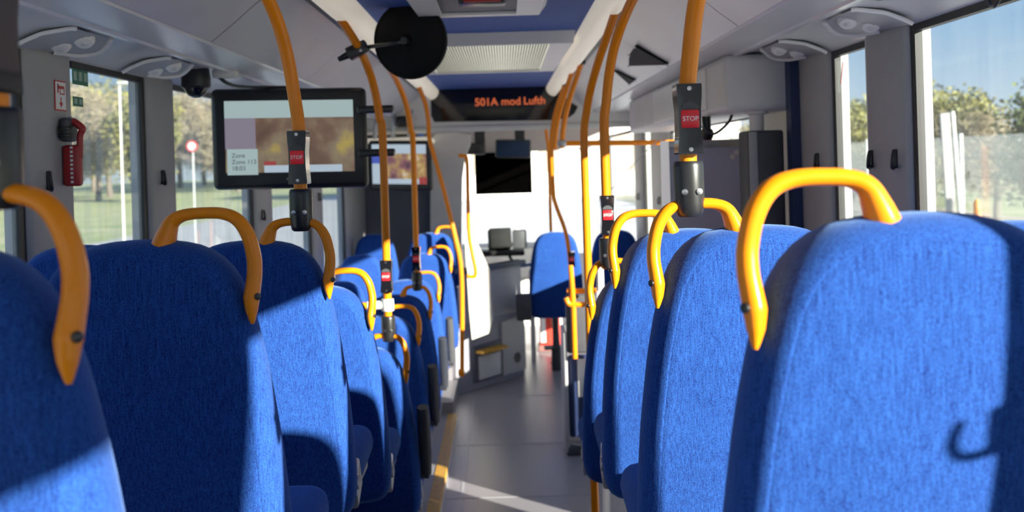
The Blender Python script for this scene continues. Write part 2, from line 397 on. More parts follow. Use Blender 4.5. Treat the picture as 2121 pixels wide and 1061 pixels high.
# ------------------------------------------------------------------ passenger seats
LEAN = 0.14
PROF = [(0.0, 0.0), (0.0015, 0.035), (0.005, 0.07), (0.012, 0.104), (0.024, 0.129), (0.042, 0.149), (0.062, 0.164), (0.085, 0.175), (0.147, 0.193), (0.25, 0.212), (0.39, 0.227), (0.52, 0.234), (0.62, 0.236), (0.70, 0.232), (0.735, 0.220), (0.752, 0.19), (0.756, 0.12), (0.757, 0.0)]
ZT = 1.06
def outline(n=88):
    half = [Vector((w, -d)) for d, w in PROF]
    pts = half + [Vector((-p.x, p.y)) for p in half[-2:0:-1]]
    # resample evenly
    L = [0]
    cl = pts+[pts[0]]
    for a, b in zip(cl, cl[1:]): L.append(L[-1]+(b-a).length)
    out = []; j = 0
    for k in range(n):
        t = L[-1]*k/n
        while L[j+1] < t: j += 1
        q = (t-L[j])/(L[j+1]-L[j]); out.append(cl[j]*(1-q)+cl[j+1]*q)
    for _ in range(2): out = [(out[i-1]+out[i]*2+out[(i+1) % n])/4 for i in range(n)]
    return out
def backrest_mb(th=0.060, bulge=0.012):
    n = 88; o = outline(n)
    nor = []
    for i in range(n):
        t = (o[(i+1) % n]-o[i-1]).normalized(); nor.append(Vector((-t.y, t.x)) if True else None)
    c = Vector((0, -0.36))
    nor = [(-v if v.dot(c-o[i]) < 0 else v) for i, v in enumerate(nor)]
    rings = []   # (pts, y) rear face: y negative towards the back of the bus
    spec = [(0.0, 0.0), (0.0015, 0.30), (0.006, 0.56), (0.014, 0.78), (0.022, 0.91), (0.0285, 0.975), (0.0315, 0.99), (0.0335, 0.982), (0.0355, 0.998), (0.044, 1.01), (0.055, 1.02)]
    def ring(inset, f): return [o[i]+nor[i]*inset for i in range(n)], f*th
    seq = []
    base = [o[i]+nor[i]*0.055 for i in range(n)]
    for s_ in (0.0, 0.3, 0.55, 0.8):
        seq.append(([c+(p-c)*s_ for p in base], th*1.02+bulge*(1-s_*s_)))
    for ins, f in spec[::-1]: seq.append(ring(ins, f))
    vs = []; fs = []; R = []
    def emit(pts, y, sg):
        ids = []
        for p in pts:
            z = ZT+p.y; yy = sg*y + LEAN*(-p.y) + 0.05*math.sin(min(1, -p.y/0.75)*PI)*-0.5*0.6
            vs.append(Vector((p.x, yy, z))); ids.append(len(vs)-1)
        R.append(ids)
    for pts, y in seq: emit(pts, y, -1)
    for pts, y in seq[::-1][1:]: emit(pts, y, 1)
    for a, b in zip(R, R[1:]):
        for k in range(n): fs.append((a[k], a[(k+1) % n], b[(k+1) % n], b[k]))
    mb = MB(); mb.add(vs, fs)
    bm = bmesh.new(); mv = [bm.verts.new(v) for v in mb.v]
    for f in mb.f:
        try: bm.faces.new([mv[i] for i in f])
        except ValueError: pass
    bmesh.ops.remove_doubles(bm, verts=bm.verts, dist=0.0004)
    bmesh.ops.dissolve_degenerate(bm, dist=0.0001, edges=bm.edges)
    m2 = MB(); m2.bm(bm); return m2
def cushion_mb():
    mb = MB(); mb.obox((0, 0.33, 0.385), (0.44, 0.43, 0.10), Euler((0.07, 0, 0)).to_matrix(), 0.045, 4); return mb
HP = [(0.040, -0.012, .021), (0.047, 0.008, .0175), (0.057, 0.029, .0135), (0.075, 0.0395, .0112), (0.102, 0.043, .0105), (0.142, 0.042, .0105), (0.170, 0.031, .0115), (0.189, 0.004, .0125), (0.1985, -0.033, .0128), (0.2005, -0.062, .0130), (0.1980, -0.088, .0135), (0.1960, -0.108, .0142), (0.1965, -0.130, .0105), (0.1985, -0.152, .0025)]
def handle_mb(s):
    pts = [(s*x, -0.012 if i < 9 else -0.012-0.02*(i-8)/5, ZT+z) for i, (x, z, r) in enumerate(HP)]
    mb = MB(); mb.tube(pts, [r for _, _, r in HP], 14, sub=5, flat=1.25); return mb
SEATM = {}
def make_seat(name, label, loc, handle, group, proto=None, arm=False):
    """handle: +1 / -1 = side of the yellow grab handle, 0 = none"""
    t = thing(name, label, 'seat', loc, group)
    if not handle and group != 'front right seats': t.scale = (0.865, 1, 1)
    def part(nm, key, fn, mat, par=t):
        if key not in SEATM: SEATM[key] = fn().build(nm, mat, par, local=True).data; return bpy.data.objects[[o.name for o in par.children][-1]]
        o = bpy.data.objects.new(nm, SEATM[key]); COL.objects.link(o); o.parent = par; return o
    part('backrest', 'b', backrest_mb, FAB)
    part('seat_cushion', 'c', cushion_mb, FAB)
    def frame():
        mb = MB()
        mb.obox((0, 0.34, 0.325), (0.40, 0.36, 0.035), None, 0.01)
        for s in (-1, 1):
            mb.obox((s*0.215, 0.155, 0.385), (0.03, 0.10, 0.10), Euler((0.5, 0, 0)).to_matrix(), 0.012, 3)
            mb.cyl((s*0.20, 0.12, 0.40), (s*0.236, 0.12, 0.40), 0.024, 0.020, 16)
        return mb
    part('seat_frame', 'f', frame, ALU)
    def leg():
        mb = MB(); mb.tube([(0, 0.36, 0.315), (0, 0.34, 0.16), (0, 0.32, 0.012)], [0.034, 0.03, 0.036], 12); mb.obox((0, 0.32, 0.008), (0.22, 0.16, 0.016), None, 0.005); return mb
    part('leg', 'l', leg, DGR)
    if handle:
        h = part('grab_handle', 'h%d' % handle, lambda: handle_mb(handle), YEL)
        def cap(): return MB().lathe([(0.0065, 0), (0.006, 0.003), (0.003, 0.0042)], (handle*0.2085, -0.033, ZT-0.104), (handle*0.8, -0.6, 0), 14)
        part('screw_cap', 'k%d' % handle, cap, BLK, h)
    if arm:
        def armr():
            mb = MB(); x = handle*0.258
            mb.tube([(x, 0.005, 0.80), (x, 0.025, 0.73), (x, 0.06, 0.60), (x, 0.085, 0.50)], [0.024, 0.027, 0.027, 0.022], 12); mb.cyl((x-handle*0.045, 0.085, 0.50), (x+handle*0.012, 0.085, 0.50), 0.022, 0.022); return mb
        part('armrest', 'a%d%s' % (handle, arm), armr, WHITE if arm == 'w' else DGR)
    return t
LX, LWX, RX, RWX = -0.645, -1.088, 0.48, 0.923
gl, gr = 'raised seats on the left', 'raised seats on the right'
nm = 'passenger_seat'
LL = ['blue seat cut off by the left edge of the picture, nearest on the left', 'big blue left aisle seat, mostly in shadow, just ahead of the left-edge seat', 'blue left aisle seat half sunlit, its handle carrying the stop pole by the big screen', 'blue left aisle seat with a bright yellow handle, last raised one before the step down']
LWL = ['blue left window seat hidden behind the seat at the left edge', 'blue left window seat beside the big shadowed aisle seat', 'blue left window seat peeping out in front of the red hammer pillar', 'blue left window seat on the last raised step, below the big screen']
RL = ['large sunlit blue seat nearest on the right with a big yellow handle', 'sunlit blue right aisle seat whose handle carries the near black stop pole', 'sunlit blue right aisle seat third from the back, plain yellow handle', 'low sunlit blue right aisle seat fourth from the back, under the thin stop pole']
RWL = ['blue right window seat beside the nearest sunlit seat', 'blue right window seat at the right edge below the mesh fence view', 'blue right window seat third from the back, without a handle', 'blue right window seat fourth from the back, next to the door cupboard']
for (y, t), a, b in zip(ROWL, LL, LWL):
    make_seat(nm, a, (LX, y, CZ+t-ZT), 1, gl); make_seat(nm, b, (LWX, y+0.01, CZ+t-ZT), 0, gl)
for (y, t), a, b in zip(ROWR, RL, RWL):
    make_seat(nm, a, (RX, y, CZ+t-ZT), -1, gr)
    make_seat(nm, b, (RWX, y-0.085, CZ+t-ZT), 0, gr)
gf = 'low seats ahead on the left'
FR = [(3.99, 0.055, 'd', 'blue aisle seat first after the step down on the left, carrying a white pole clamp'),
      (4.80, 0.055, 'd', 'blue low left aisle seat second after the step down, dark armrest'),
      (5.56, 0.055, 'w', 'shadowed blue low left aisle seat with a pale armrest, holding the second left stop pole'),
      (6.27, 0.055, 'd', 'blue low left aisle seat behind the one with the pale armrest'),
      (7.18, 0.14, 'd', 'blue left aisle seat on the front wheel arch step, second from the slate partition'),
      (7.96, 0.235, None, 'blue left aisle seat right in front of the slate partition')]
FW = ['blue low left window seat next to the white clamp seat', 'blue low left window seat beside the dark armrest seat', 'blue low left window seat next to the second stop pole seat', 'blue low left window seat just behind the wheel arch step', 'blue left window seat on the wheel arch step, in front of the grey shelf', 'round topped blue left window seat against the slate partition']
for (y, z, arm, lab), lw in zip(FR, FW):
    make_seat(nm, lab, (LX+(0.02 if y < 4 else 0.0 if y < 7 else 0.03), y, z), 1, gf, arm=arm); make_seat(nm, lw, (LWX, y+0.01, z), 0, gf)
make_seat(nm, 'blue right front seat, lit above and dark below, by the bent yellow pole', (0.415, 8.25, 0.19), 0, 'front right seats')
make_seat(nm, 'blue right front window seat behind the far stop pole', (0.93, 8.27, 0.19), 0, 'front right seats')
for o_ in [o for o in bpy.data.objects if o.get('group') == 'front right seats']:
    MB().tube([(0, 0.32, -0.19), (0, 0.32, 0.02)], [0.05, 0.045], 12).build('pedestal', DGR, o_, local=True)

# ------------------------------------------------------------------ poles
def stop_unit(pole, x, y, z0, z1, w=0.046):
    zc = (z0+z1)/2; hh = (z1-z0)
    # waisted housing
    prof = [(-0.5, 0.5), (-0.46, 0.52), (-0.2, 0.46), (0.1, 0.45), (0.3, 0.5), (0.46, 0.52), (0.5, 0.5)]
    poly = [(w*b, hh*a) for a, b in prof]+[(-w*b, hh*a) for a, b in prof[::-1]]
    u = MB().prism(poly, (x, y+0.018, zc), (1, 0, 0), (0, 0, 1), (0, -1, 0), 0.05).build('stop_unit', GLOSS, pole)
    yf = y-0.0325
    b = MB().obox((x, yf, zc-0.0), (0.034, 0.008, 0.034), None, 0.003).build('stop_button', REDB, u)
    text_mb('STOP', 0.0125, (x, yf-0.0045, zc), (1, 0, 0), (0, 0, 1), (0, -1, 0), 0.0004).build('stop_lettering', WTXT, b)
    MB().prism([(0.017*math.cos(th), 0.013*math.sin(th)) for th in [PI*k/10 for k in range(11)]], (x, yf+0.003, zc+0.0195), (1, 0, 0), (0, 0, 1), (0, -1, 0), 0.005).build('thumb_guard', DGR, u)
    for dz in (-hh/2+0.009, hh/2-0.009): MB().lathe([(0.0042, 0), (0.0042, 0.002), (0.002, 0.0022)], (x, yf+0.0005, zc+dz), (0, -1, 0), 12).build('screw', STEEL, u)
def handle_pole(name, label, x, y, zh, s, lat=0.10, back=0.35, ring=True, group='stop poles on seat handles', clampcol=BLK, zs=None):
    """stands on the seat handle at height zh, rises and bends to the ceiling rail on side s"""
    t = thing(name, label, 'grab pole', (x, y, zh-0.02), group)
    zt = zr(0.555)
    st = zr(0.10)
    pts = [(x, y, zh+0.01), (x, y, min(zh+0.12, zr(0.02))), (x, y, zr(0.10)), (x+s*0.009, y-0.004, zr(0.19)), (x+s*0.02, y-0.02, zr(0.285)), (x+s*0.038, y-0.06, zr(0.38)), (x+s*lat*0.68, y-back*0.42, zr(0.475)), (x+s*lat, y-back, zt)]
    MB().tube(pts, 0.0165, 14).build('pole', YELP, t)
    so = MB().lathe([(0.020, -0.026), (0.0245, -0.022), (0.027, -0.012), (0.029, 0.0), (0.029, 0.070), (0.0275, 0.078), (0.0255, 0.080)], (x, y, zh), (0, 0, 1), 22)
    so = so.build('socket', clampcol, t)
    for dx in (-0.013, 0.014): MB().lathe([(0.0058, -0.002), (0.0058, 0.003), (0.0025, 0.0035)], (x+dx, y-0.0265, zh+0.022), (dx*10, -1, 0), 14).build('screw', STEEL, so)
    z0 = zh+0.093 if zs is None else zs
    stop_unit(t, x, y, z0, z0+0.133)
    MB().obox((x+s*lat, y-back+0.005, zt+0.004), (0.05, 0.05, 0.035), None, 0.01).build('ceiling_bracket', DGR, t)
    return t
hz = 0.0445
handle_pole('grab_pole', 'yellow pole with black stop box at the left edge, nearest the camera', -0.53, 1.003, CZ-0.008, -1, back=0.3)
handle_pole('grab_pole', 'yellow stop pole in front of the big screen', LX+0.130, 2.435, CZ-0.178+hz, -1, lat=0.10, back=0.36)
handle_pole('grab_pole', 'yellow pole with large black stop box near the camera on the right', RX-0.128, 1.847, CZ-0.134+hz, 1, lat=0.09, back=0.3)
handle_pole('grab_pole', 'sunlit yellow stop pole on the fourth right seat', RX-0.135, 3.295, CZ-0.395+hz, 1, lat=0.10, back=0.38)
pc = handle_pole('grab_pole', 'yellow pole holding the big screen and the round mirror', -0.497, 3.98, CZ-0.745+hz, -1, lat=0.097, back=0.42, zs=CZ-0.745+hz+0.178)
wc = MB().lathe([(0.024, 0.0), (0.026, 0.004), (0.026, 0.046), (0.024, 0.05)], (-0.497, 3.98, CZ-0.745+hz+0.100), (0, 0, 1), 20).build('white_clamp', WHITE, pc)
MB().cyl((-0.52, 3.98, CZ-0.745+hz+0.125), (-0.58, 3.97, CZ-0.745+hz+0.125), 0.018).build('side_socket', WHITE, wc)
MB().cyl((-0.58, 3.97, CZ-0.745+hz+0.125), (-0.70, 3.95, CZ-0.745+hz+0.125), 0.0145).build('side_rail', YELP, pc)
handle_pole('grab_pole', 'thinner looking yellow stop pole just right of the screen pole', -0.520, 5.55, CZ-0.745+hz, -1, lat=0.10, back=0.42)

def plain_pole(label, pts, r=0.0165, cap=True, sm=True, knob=None, bracket=True, foot=True):
    t = thing('stanchion', label, 'grab pole', (pts[0][0], pts[0][1], pts[0][2]), 'floor standing yellow poles')
    MB().tube(pts, r, 14, smooth=sm).build('pole', YELP, t)
    if bracket: MB().obox(Vector(pts[-1])+Vector((0, 0.0, 0.004)), (0.05, 0.05, 0.035), None, 0.01).build('ceiling_bracket', DGR, t)
    if knob: MB().lathe([(0.022, -0.01), (0.026, 0.0), (0.026, 0.03), (0.018, 0.036)], knob, (1, 0, 0), 16).build('fixing_knob', YELP, t)
    elif foot: MB().lathe([(0.04, 0), (0.038, 0.012), (0.022, 0.02)], pts[0], (0, 0, 1), 20).build('foot', DGR, t)
    return t
def rp(Y, x):   # right-side pole bending to the rail
    return [(x, Y, 0.0), (x, Y, 0.8), (x, Y, 1.6), (x, Y, zr(0.08)), (x+0.012, Y-0.015, zr(0.19)), (x+0.03, Y-0.05, zr(0.285)), (x+0.055, Y-0.12, zr(0.38)), (x+0.085, Y-0.21, zr(0.475)), (x+0.108, Y-0.32, zr(0.555))]
plain_pole('tall sunlit yellow floor pole left of the far right stop pole', rp(3.93, 0.328))
def hp5(Y, x): return [(x, Y, zr(0.09))]+rp(Y, x)[3:]
p5 = plain_pole('yellow hanging pole ending in the crossbar clamp, nearer one of the pair before the sign', hp5(5.85, 0.352), foot=False)
p6 = plain_pole('yellow hanging pole ending behind the crossbar clamp, second one of the pair before the sign', hp5(6.35, 0.335), foot=False)
q8 = W(1141, 480, 8.85)
p8 = plain_pole('far straight yellow pole standing behind the front right seats', [(q8.x, 8.85, 0.0), (q8.x, 8.85, 1.0), (q8.x, 8.85, zr(0.05)), (q8.x-0.01, 8.85, zr(0.2)), (q8.x-0.02, 8.85, zr(0.35))])
p7 = plain_pole('bent yellow pole before the front right seat, with a small stop box',
    [(0.50, 7.25, 0.60), (0.49, 7.25, 0.75), (0.475, 7.25, 1.05), (0.45, 7.25, 1.30), (0.38, 7.25, 1.52), (0.365, 7.25, 1.62), (0.36, 7.25, zr(0.1)), (0.37, 7.22, zr(0.24)), (0.40, 7.12, zr(0.38)), (0.455, 6.95, zr(0.545))], knob=(0.45, 7.25, 0.62))
stop_unit(p7, 0.484, 7.245, 1.06, 1.17, 0.05)
# kinked pole by the driver's partition on the left
plain_pole('long kinked yellow pole on the left reaching down by the cab door', [W(957, 780, 7.0), W(957, 700, 7.0), W(955, 560, 7.0), W(940, 480, 7.0), W(918, 390, 7.0), W(898, 320, 7.0), W(889, 285, 7.0), W(887, 250, 7.0), W(881, 215, 6.95), W(864, 172, 6.75)], knob=W(952, 772, 7.0))
# grab rail crossing on the right
t = thing('crossbar', 'brown-yellow horizontal grab rail high across the right front', 'grab rail', (0.7, 5.87, zr(0.10)))
MB().cyl((0.352, 5.85, zr(0.10)), (WR-0.03, 5.9, zr(0.085)), 0.016).build('rail', YELP, t)
MB().obox((0.352, 5.845, zr(0.10)), (0.055, 0.06, 0.04), None, 0.012).build('clamp', ALU, t)
MB().obox((WR-0.03, 5.9, zr(0.085)), (0.03, 0.06, 0.06), None, 0.012).build('wall_flange', ALU, t)

# ------------------------------------------------------------------ round mirror on the screen pole
mc = W(848, 84, 3.80); ax = Vector((-0.30, -1.0, -0.12)).normalized()
t = thing('round_mirror', 'round black backed mirror on an arm, hanging before the ceiling', 'mirror', mc)
R_ = 0.152
MB().lathe([(0.03, 0.03), (0.06, 0.026), (R_*0.8, 0.012), (R_*0.93, 0.002), (R_*0.96, 0.004), (R_, 0.0), (R_*1.01, -0.010), (R_, -0.022), (R_*0.96, -0.026)], mc, ax, 56).build('mirror_shell', BLKM, t)
MB().lathe([(R_*0.95, -0.0265), (R_*0.6, -0.038), (0.02, -0.045)], mc, ax, 48).build('mirror_glass', STEEL, t)
cl = W(741, 104, 3.82)
MB().tube([mc+ax*0.035, mc+ax*0.05+Vector((-0.05, 0, -0.01)), cl+Vector((0.03, 0, 0.01))], 0.0085, 10).build('arm', BLK, t)
MB().lathe([(0.02, 0.0), (0.022, 0.02), (0.014, 0.04)], mc+ax*0.02, ax, 16).build('ball_joint', BLK, t)
rt = Matrix.Rotation(-0.42, 3, 'Y')
c_ = MB().obox(cl, (0.085, 0.055, 0.05), rt, 0.006).build('clamp', BLK, t)
for k in (-1, 1): MB().lathe([(0.006, 0), (0.005, 0.003)], cl+rt @ Vector((0.012, -0.0275, k*0.011)), (0, -1, 0), 12).build('screw', STEEL, c_)
MB().cyl(cl+rt @ Vector((-0.04, 0, 0)), cl+rt @ Vector((-0.085, 0, 0.0)), 0.016, 0.010).build('clamp_knob', BLK, t)

# ------------------------------------------------------------------ screens
def emis(name, col, s=1.0, noise=None):
    """lit picture colour of a screen"""
    return M(name, tuple(c*0.3 for c in col), 0.3, noise=noise, emit=(col, s))
def picture_mat(name, scale, stops, s=0.6, seed=0.0):
    m = bpy.data.materials.new(name); m.use_nodes = True; nt = m.node_tree; p = nt.nodes['Principled BSDF']
    tc = nt.nodes.new('ShaderNodeTexCoord'); n = nt.nodes.new('ShaderNodeTexNoise'); n.noise_dimensions = '4D'
    n.inputs['W'].default_value = seed; n.inputs['Scale'].default_value = scale; n.inputs['Detail'].default_value = 4
    nt.links.new(tc.outputs['Object'], n.inputs['Vector'])
    cr = nt.nodes.new('ShaderNodeValToRGB'); e = cr.color_ramp.elements
    while len(e) < len(stops): e.new(0.5)
    for el, (q, c) in zip(e, stops): el.position = q; el.color = (*c, 1)
    nt.links.new(n.outputs['Fac'], cr.inputs['Fac'])
    nt.links.new(cr.outputs['Color'], p.inputs['Base Color']); nt.links.new(cr.outputs['Color'], p.inputs['Emission Color'])
    p.inputs['Emission Strength'].default_value = s; p.inputs['Roughness'].default_value = 0.25
    return m
MINT = emis('screen_mint', (0.50, 0.66, 0.66), 0.55); MAUVE = emis('screen_mauve', (0.40, 0.34, 0.44), 0.4)
PALEB = emis('screen_pale_blue', (0.55, 0.68, 0.80), 0.6); SRED = emis('screen_red', (0.5, 0.06, 0.06), 0.5); SBLUE = emis('screen_blue', (0.06, 0.10, 0.55), 0.6)
STXT = M('screen_text', (0.10, 0.13, 0.14), 0.5, noise=(20, 0.1)); SBLK = M('screen_black', (0.006, 0.006, 0.007), 0.55, noise=(10, 0.2))
def screen(name, label, a, b, h, y_thick, kind):
    """a, b: top-left and top-right corners of the front face"""
    ex = (b-a); w = ex.length; ex.normalize(); up = Vector((0, 0, 1)); nrm = ex.cross(up).normalized()   # towards the camera
    if nrm.y > 0: nrm = -nrm
    t = thing(name, label, 'screen', (a+b)/2-up*h)
    rot = Matrix((ex, -nrm, up)).transposed()
    cen = (a+b)/2-up*(h/2)
    MB().obox(cen-nrm*y_thick/2, (w, y_thick, h), rot, 0.028, 5).build('housing', BLK, t)
    def at(u, v, d=0.0): return a+ex*(u*w)-up*(v*h)+nrm*d
    def pane(nm_, u0, u1, v0, v1, mat, d, par=t):
        return MB().obox(at((u0+u1)/2, (v0+v1)/2, d), ((u1-u0)*w, 0.0012, (v1-v0)*h), rot).build(nm_, mat, par, smooth=False)
    return t, at, pane, ex, up, nrm
a = W(434, 184, 4.04); b = W(757, 180, 4.08)
t, at, pane, ex, up, nrm = screen('information_screen', 'large black information screen hanging by the left windows', a, b, 0.425, 0.05, 0)
pb = pane('picture', 0.09, 0.915, 0.125, 0.835, picture_mat('forest_picture', 7, [(0.28, (0.055, 0.03, 0.02)), (0.48, (0.13, 0.075, 0.05)), (0.60, (0.20, 0.15, 0.09)), (0.74, (0.40, 0.29, 0.05))], 0.75, 2.0), 0.0012)
pane('header_bar', 0.09, 0.915, 0.125, 0.295, MINT, 0.003, pb); pane('side_block', 0.09, 0.285, 0.295, 0.60, MAUVE, 0.003, pb)
zb_ = pane('zone_block', 0.10, 0.295, 0.60, 0.855, MINT, 0.0035, pb); pane('caption_bar', 0.335, 0.835, 0.765, 0.835, PALEB, 0.0035, pb); pane('caption_tag', 0.335, 0.41, 0.725, 0.765, SRED, 0.0035, pb)
for k, s_ in enumerate(('Zone', 'Zone 113', '18:03')):
    text_mb(s_, 0.026, at(0.128, 0.665+0.063*k, 0.0045), ex, up, nrm, 0.0003, 'LEFT').build('screen_lettering', STXT, zb_)
text_mb('mobil', 0.02, at(0.51, 0.90, 0.0015), ex, up, nrm, 0.0003).build('maker_lettering', GREY, t)
for v in (0.235, 0.66):
    q = at(1.0, v, -0.02); px_ = Vector((-0.503, 3.975, q.z))
    MB().obox((q+px_)/2+Vector((0.012, -0.012, 0)), (abs(px_.x-q.x)+0.075, 0.055, 0.032), None, 0.006).build('pole_clamp', BLK, t)
a = W(762, 291, 7.95); b = W(892, 291, 7.85)
t, at, pane, ex, up, nrm = screen('information_screen', 'smaller black screen on the slate partition showing a crowd', a, b, 0.415, 0.05, 0)
pb = pane('picture', 0.0+0.06, 0.92, 0.08, 0.86, picture_mat('crowd_picture', 9, [(0.3, (0.02, 0.015, 0.03)), (0.47, (0.16, 0.06, 0.07)), (0.6, (0.35, 0.22, 0.06)), (0.72, (0.65, 0.6, 0.62))], 0.9, 5.0), 0.0012)
pane('header_bar', 0.06, 0.92, 0.08, 0.26, PALEB, 0.003, pb); pane('side_block', 0.06, 0.19, 0.26, 0.46, SBLUE, 0.003, pb); pane('zone_block', 0.06, 0.19, 0.46, 0.86, PALEB, 0.003, pb)
pane('caption_bar', 0.19, 0.80, 0.76, 0.86, PALEB, 0.0032, pb); pane('caption_tag', 0.80, 0.92, 0.72, 0.86, SRED, 0.0032, pb)
MB().box(-1.05, -0.75, 7.96, 8.80, at(0.5, 0.6).z-0.1, at(0.5, 0.6).z+0.1, 0.01).build('wall_mount', BLK, t)

# destination sign at the front of the ceiling
t = thing('destination_sign', 'black LED sign with orange route text under the front ceiling', 'sign', (XC, 8.2, zr(0.4)))
SY = 8.1
hp = [(-1.2, 0.34), (-0.85, 0.62), (0.85, 0.62), (1.2, 0.34), (1.2, 0.30), (-1.2, 0.30)]
MB().prism([(XC+a, zr(b)) for a, b in hp], (0, SY, 0), (1, 0, 0), (0, 0, 1), (0, 1, 0), 0.30).build('sign_housing', LGREY, t, smooth=False)
def sg(px, py): p = W(px, py, SY-0.01); return (p.x, p.z)
poly = [sg(*p) for p in [(892, 192), (903, 184), (920, 179), (960, 176), (1040, 174), (1125, 173), (1140, 178), (1162, 194), (1186, 214), (1197, 221), (1190, 235), (1178, 244), (1150, 249), (900, 253), (893, 240)]]
p_ = MB().prism(poly, (0, SY-0.008, 0), (1, 0, 0), (0, 0, 1), (0, 1, 0), 0.02).build('sign_glass', LEDG, t, smooth=False)
for w_, a_ in (('501A', 983), ('mod', 1038), ('Lufth', 1084)): text_mb(w_, 0.090, W(a_, 211-0.03*(a_-1044), SY-0.01), (1, 0, 0), (0, 0, 1), (0, -1, 0), 0.001, 'LEFT', bold=0.001).build('led_lettering', LEDT, p_)
MB().tube([(WL+0.05, SY+0.02, zr(0.285)), (XC-0.3, SY-0.03, zr(0.285)), (XC+0.5, SY-0.03, zr(0.285)), (WR-0.05, SY+0.02, zr(0.285))], 0.026, 12).build('lower_lip', WHITE, t)

# ------------------------------------------------------------------ lamps in the valance, camera, small wall items
RECESS = M('recess_grey', (0.42, 0.42, 0.44), 0.4, noise=(5, 0.06))
def valz(d):
    pr = [(1.003, 0.386), (1.05, 0.392), (1.12, 0.385), (1.17, 0.366), (1.215, 0.342)]
    for (a, za), (b, zb) in zip(pr, pr[1:]):
        if a <= d <= b: return za+(zb-za)*(d-a)/(b-a)
    return pr[-1][1]
def reading(label, s, y):
    t = thing('reading_lamp_panel', label, 'lamp panel', (XC+s*1.10, y, zr(0.37)), 'reading lamp panels')
    n = 12; rear = []; front = []
    for k in range(n+1):
        q = k/n; dd = 1.035+0.155*q
        rear.append(Vector((XC+s*dd, y-0.135-0.03*q, zr(valz(dd)-0.006-0.012*q))))
        front.append(Vector((XC+s*dd, y+0.06+0.075*math.sin(PI*(0.12+0.88*q)), zr(valz(dd)-0.006-0.030*math.sin(PI*q)))))
    vs = rear+front; m = n+1
    MB().add(vs, [(k, k+1, m+k+1, m+k) for k in range(n)]).build('recess', RECESS, t)
    MB().tube(rear, 0.006, 8, smooth=False).build('rear_lip', LGREY, t)
    MB().tube(front, 0.008, 8, smooth=False).build('front_lip', LGREY, t)
    for dd in (1.075, 1.140):
        c = Vector((XC+s*dd, y+0.0, zr(valz(dd)-0.012)))
        l = MB().lathe([(0.029, 0.0), (0.028, 0.010), (0.022, 0.019), (0.010, 0.021)], c, (-s*0.3, -0.55, -1), 20).build('lamp', LGREY, t)
        MB().lathe([(0.011, 0.0215), (0.008, 0.0235)], c, (-s*0.3, -0.55, -1), 14).build('lamp_lens', GREY, l)
reading('twin reading lamp tray above the left hammer pillar', -1, 2.68)
reading('twin reading lamp tray on the left beside the dome camera', -1, 3.40)
reading('twin reading lamp tray above the right window post, nearer one', 1, 2.76)
reading('twin reading lamp tray above the right door cupboard, farther one', 1, 3.45)
cp = W(406, 172, 3.72)
t = thing('dome_camera', 'black dome camera under the left ceiling edge', 'camera', cp+Vector((0, 0, 0.06)))
MB().lathe([(0.05, 0.055), (0.055, 0.02), (0.055, -0.015), (0.048, -0.022)], cp, (0, 0, 1), 28).build('housing', BLK, t)
MB().lathe([(0.044, -0.020), (0.041, -0.034), (0.031, -0.048), (0.015, -0.056), (0.004, -0.058)], cp, (0, 0, 1), 28).build('dome', GLOSS, t)
MB().obox(cp+Vector((0.10, 0.05, 0.035)), (0.09, 0.06, 0.03), None, 0.006).build('junction_box', WHITE, t)
tag(MB().tube([W(452, 158, 3.76), W(470, 172, 3.8), W(500, 180, 3.9), W(560, 181, 4.08), W(620, 181, 4.14)], 0.0075, 8).build('cable', BLK), 'black cable looping from the dome camera to the big screen', 'cable')

# hammer, hammer sign, green stickers on the left pillar
xi = WL+0.0142
t = thing('emergency_hammer', 'red emergency hammer in a grey holder on the left pillar', 'hammer', (WL+0.07, 2.79, zr(-0.08)))
def hp_(px, py, dx=0.0):   # on the pillar face
    u = W(px, py, 1.0); k = (xi+dx)/u.x; return Vector((xi+dx, k, CZ+(u.z-CZ)*k))
def hz_(z): return zr(0.8*z+0.062)
MB().obox((xi+0.0162, 2.80, hz_(0.085)), (0.03, 0.07, 0.07), None, 0.012, 3).build('holder', DGR, t)
hh = MB()
for k in range(4): hh.box(xi+0.0046, xi+0.0319, 2.756, 2.8, hz_(0.055+0.012*k), hz_(0.060+0.012*k))
hh.build('holder_ribs', BLK, t)
hd = MB().tube([(xi+0.0290, 2.80, hz_(0.118)), (xi+0.0493, 2.80, hz_(0.098)), (xi+0.0568, 2.80, hz_(0.085)), (xi+0.0493, 2.80, hz_(0.06)), (xi+0.0464, 2.80, hz_(-0.02))], [0.010, 0.011, 0.010, 0.009, 0.009], 12)
hd.build('hammer_head', RED, t)
MB().cyl((xi+0.0174, 2.80, hz_(0.128)), (xi+0.0302, 2.80, hz_(0.116)), 0.007, 0.009).build('hammer_tip', STEEL, t)
g_ = MB().obox((xi+0.0261, 2.80, hz_(-0.045)), (0.05, 0.032, 0.12), None, 0.010, 3).build('hammer_grip', RED, t)
tt = MB()
for k in range(9): tt.box(xi+0.0273, xi+0.0336, 2.780, 2.784, hz_(0.016-0.0155*k), hz_(0.0245-0.0155*k))
tt.build('grip_marks', WTXT, g_)
t['group'] = 'emergency hammers on the left pillars'
for dy_, dz_, lab_ in ((2.27, -0.075, 'red emergency hammer under the big screen, just left of the stop pole'), (3.75, -0.10, 'red emergency hammer on the left pillar under the right half of the big screen')):
    copy_tree(t, t.location+Vector((0, dy_, dz_)))['label'] = lab_
t = thing('hammer_notice', 'white notice with red hammer and arrow on the left pillar', 'notice', (xi+0.001, 2.745, zr(0.2)))
y0, y1, z0, z1 = 2.752, 2.822, 0.185, 0.272
MB().box(xi, xi+0.002, y0, y1, zr(z0), zr(z1)).build('notice_border', RTXT, t)
MB().box(xi+0.002, xi+0.003, y0+0.004, y1-0.004, zr(z0+0.004), zr(z1-0.004)).build('notice_sheet', WTXT, t)
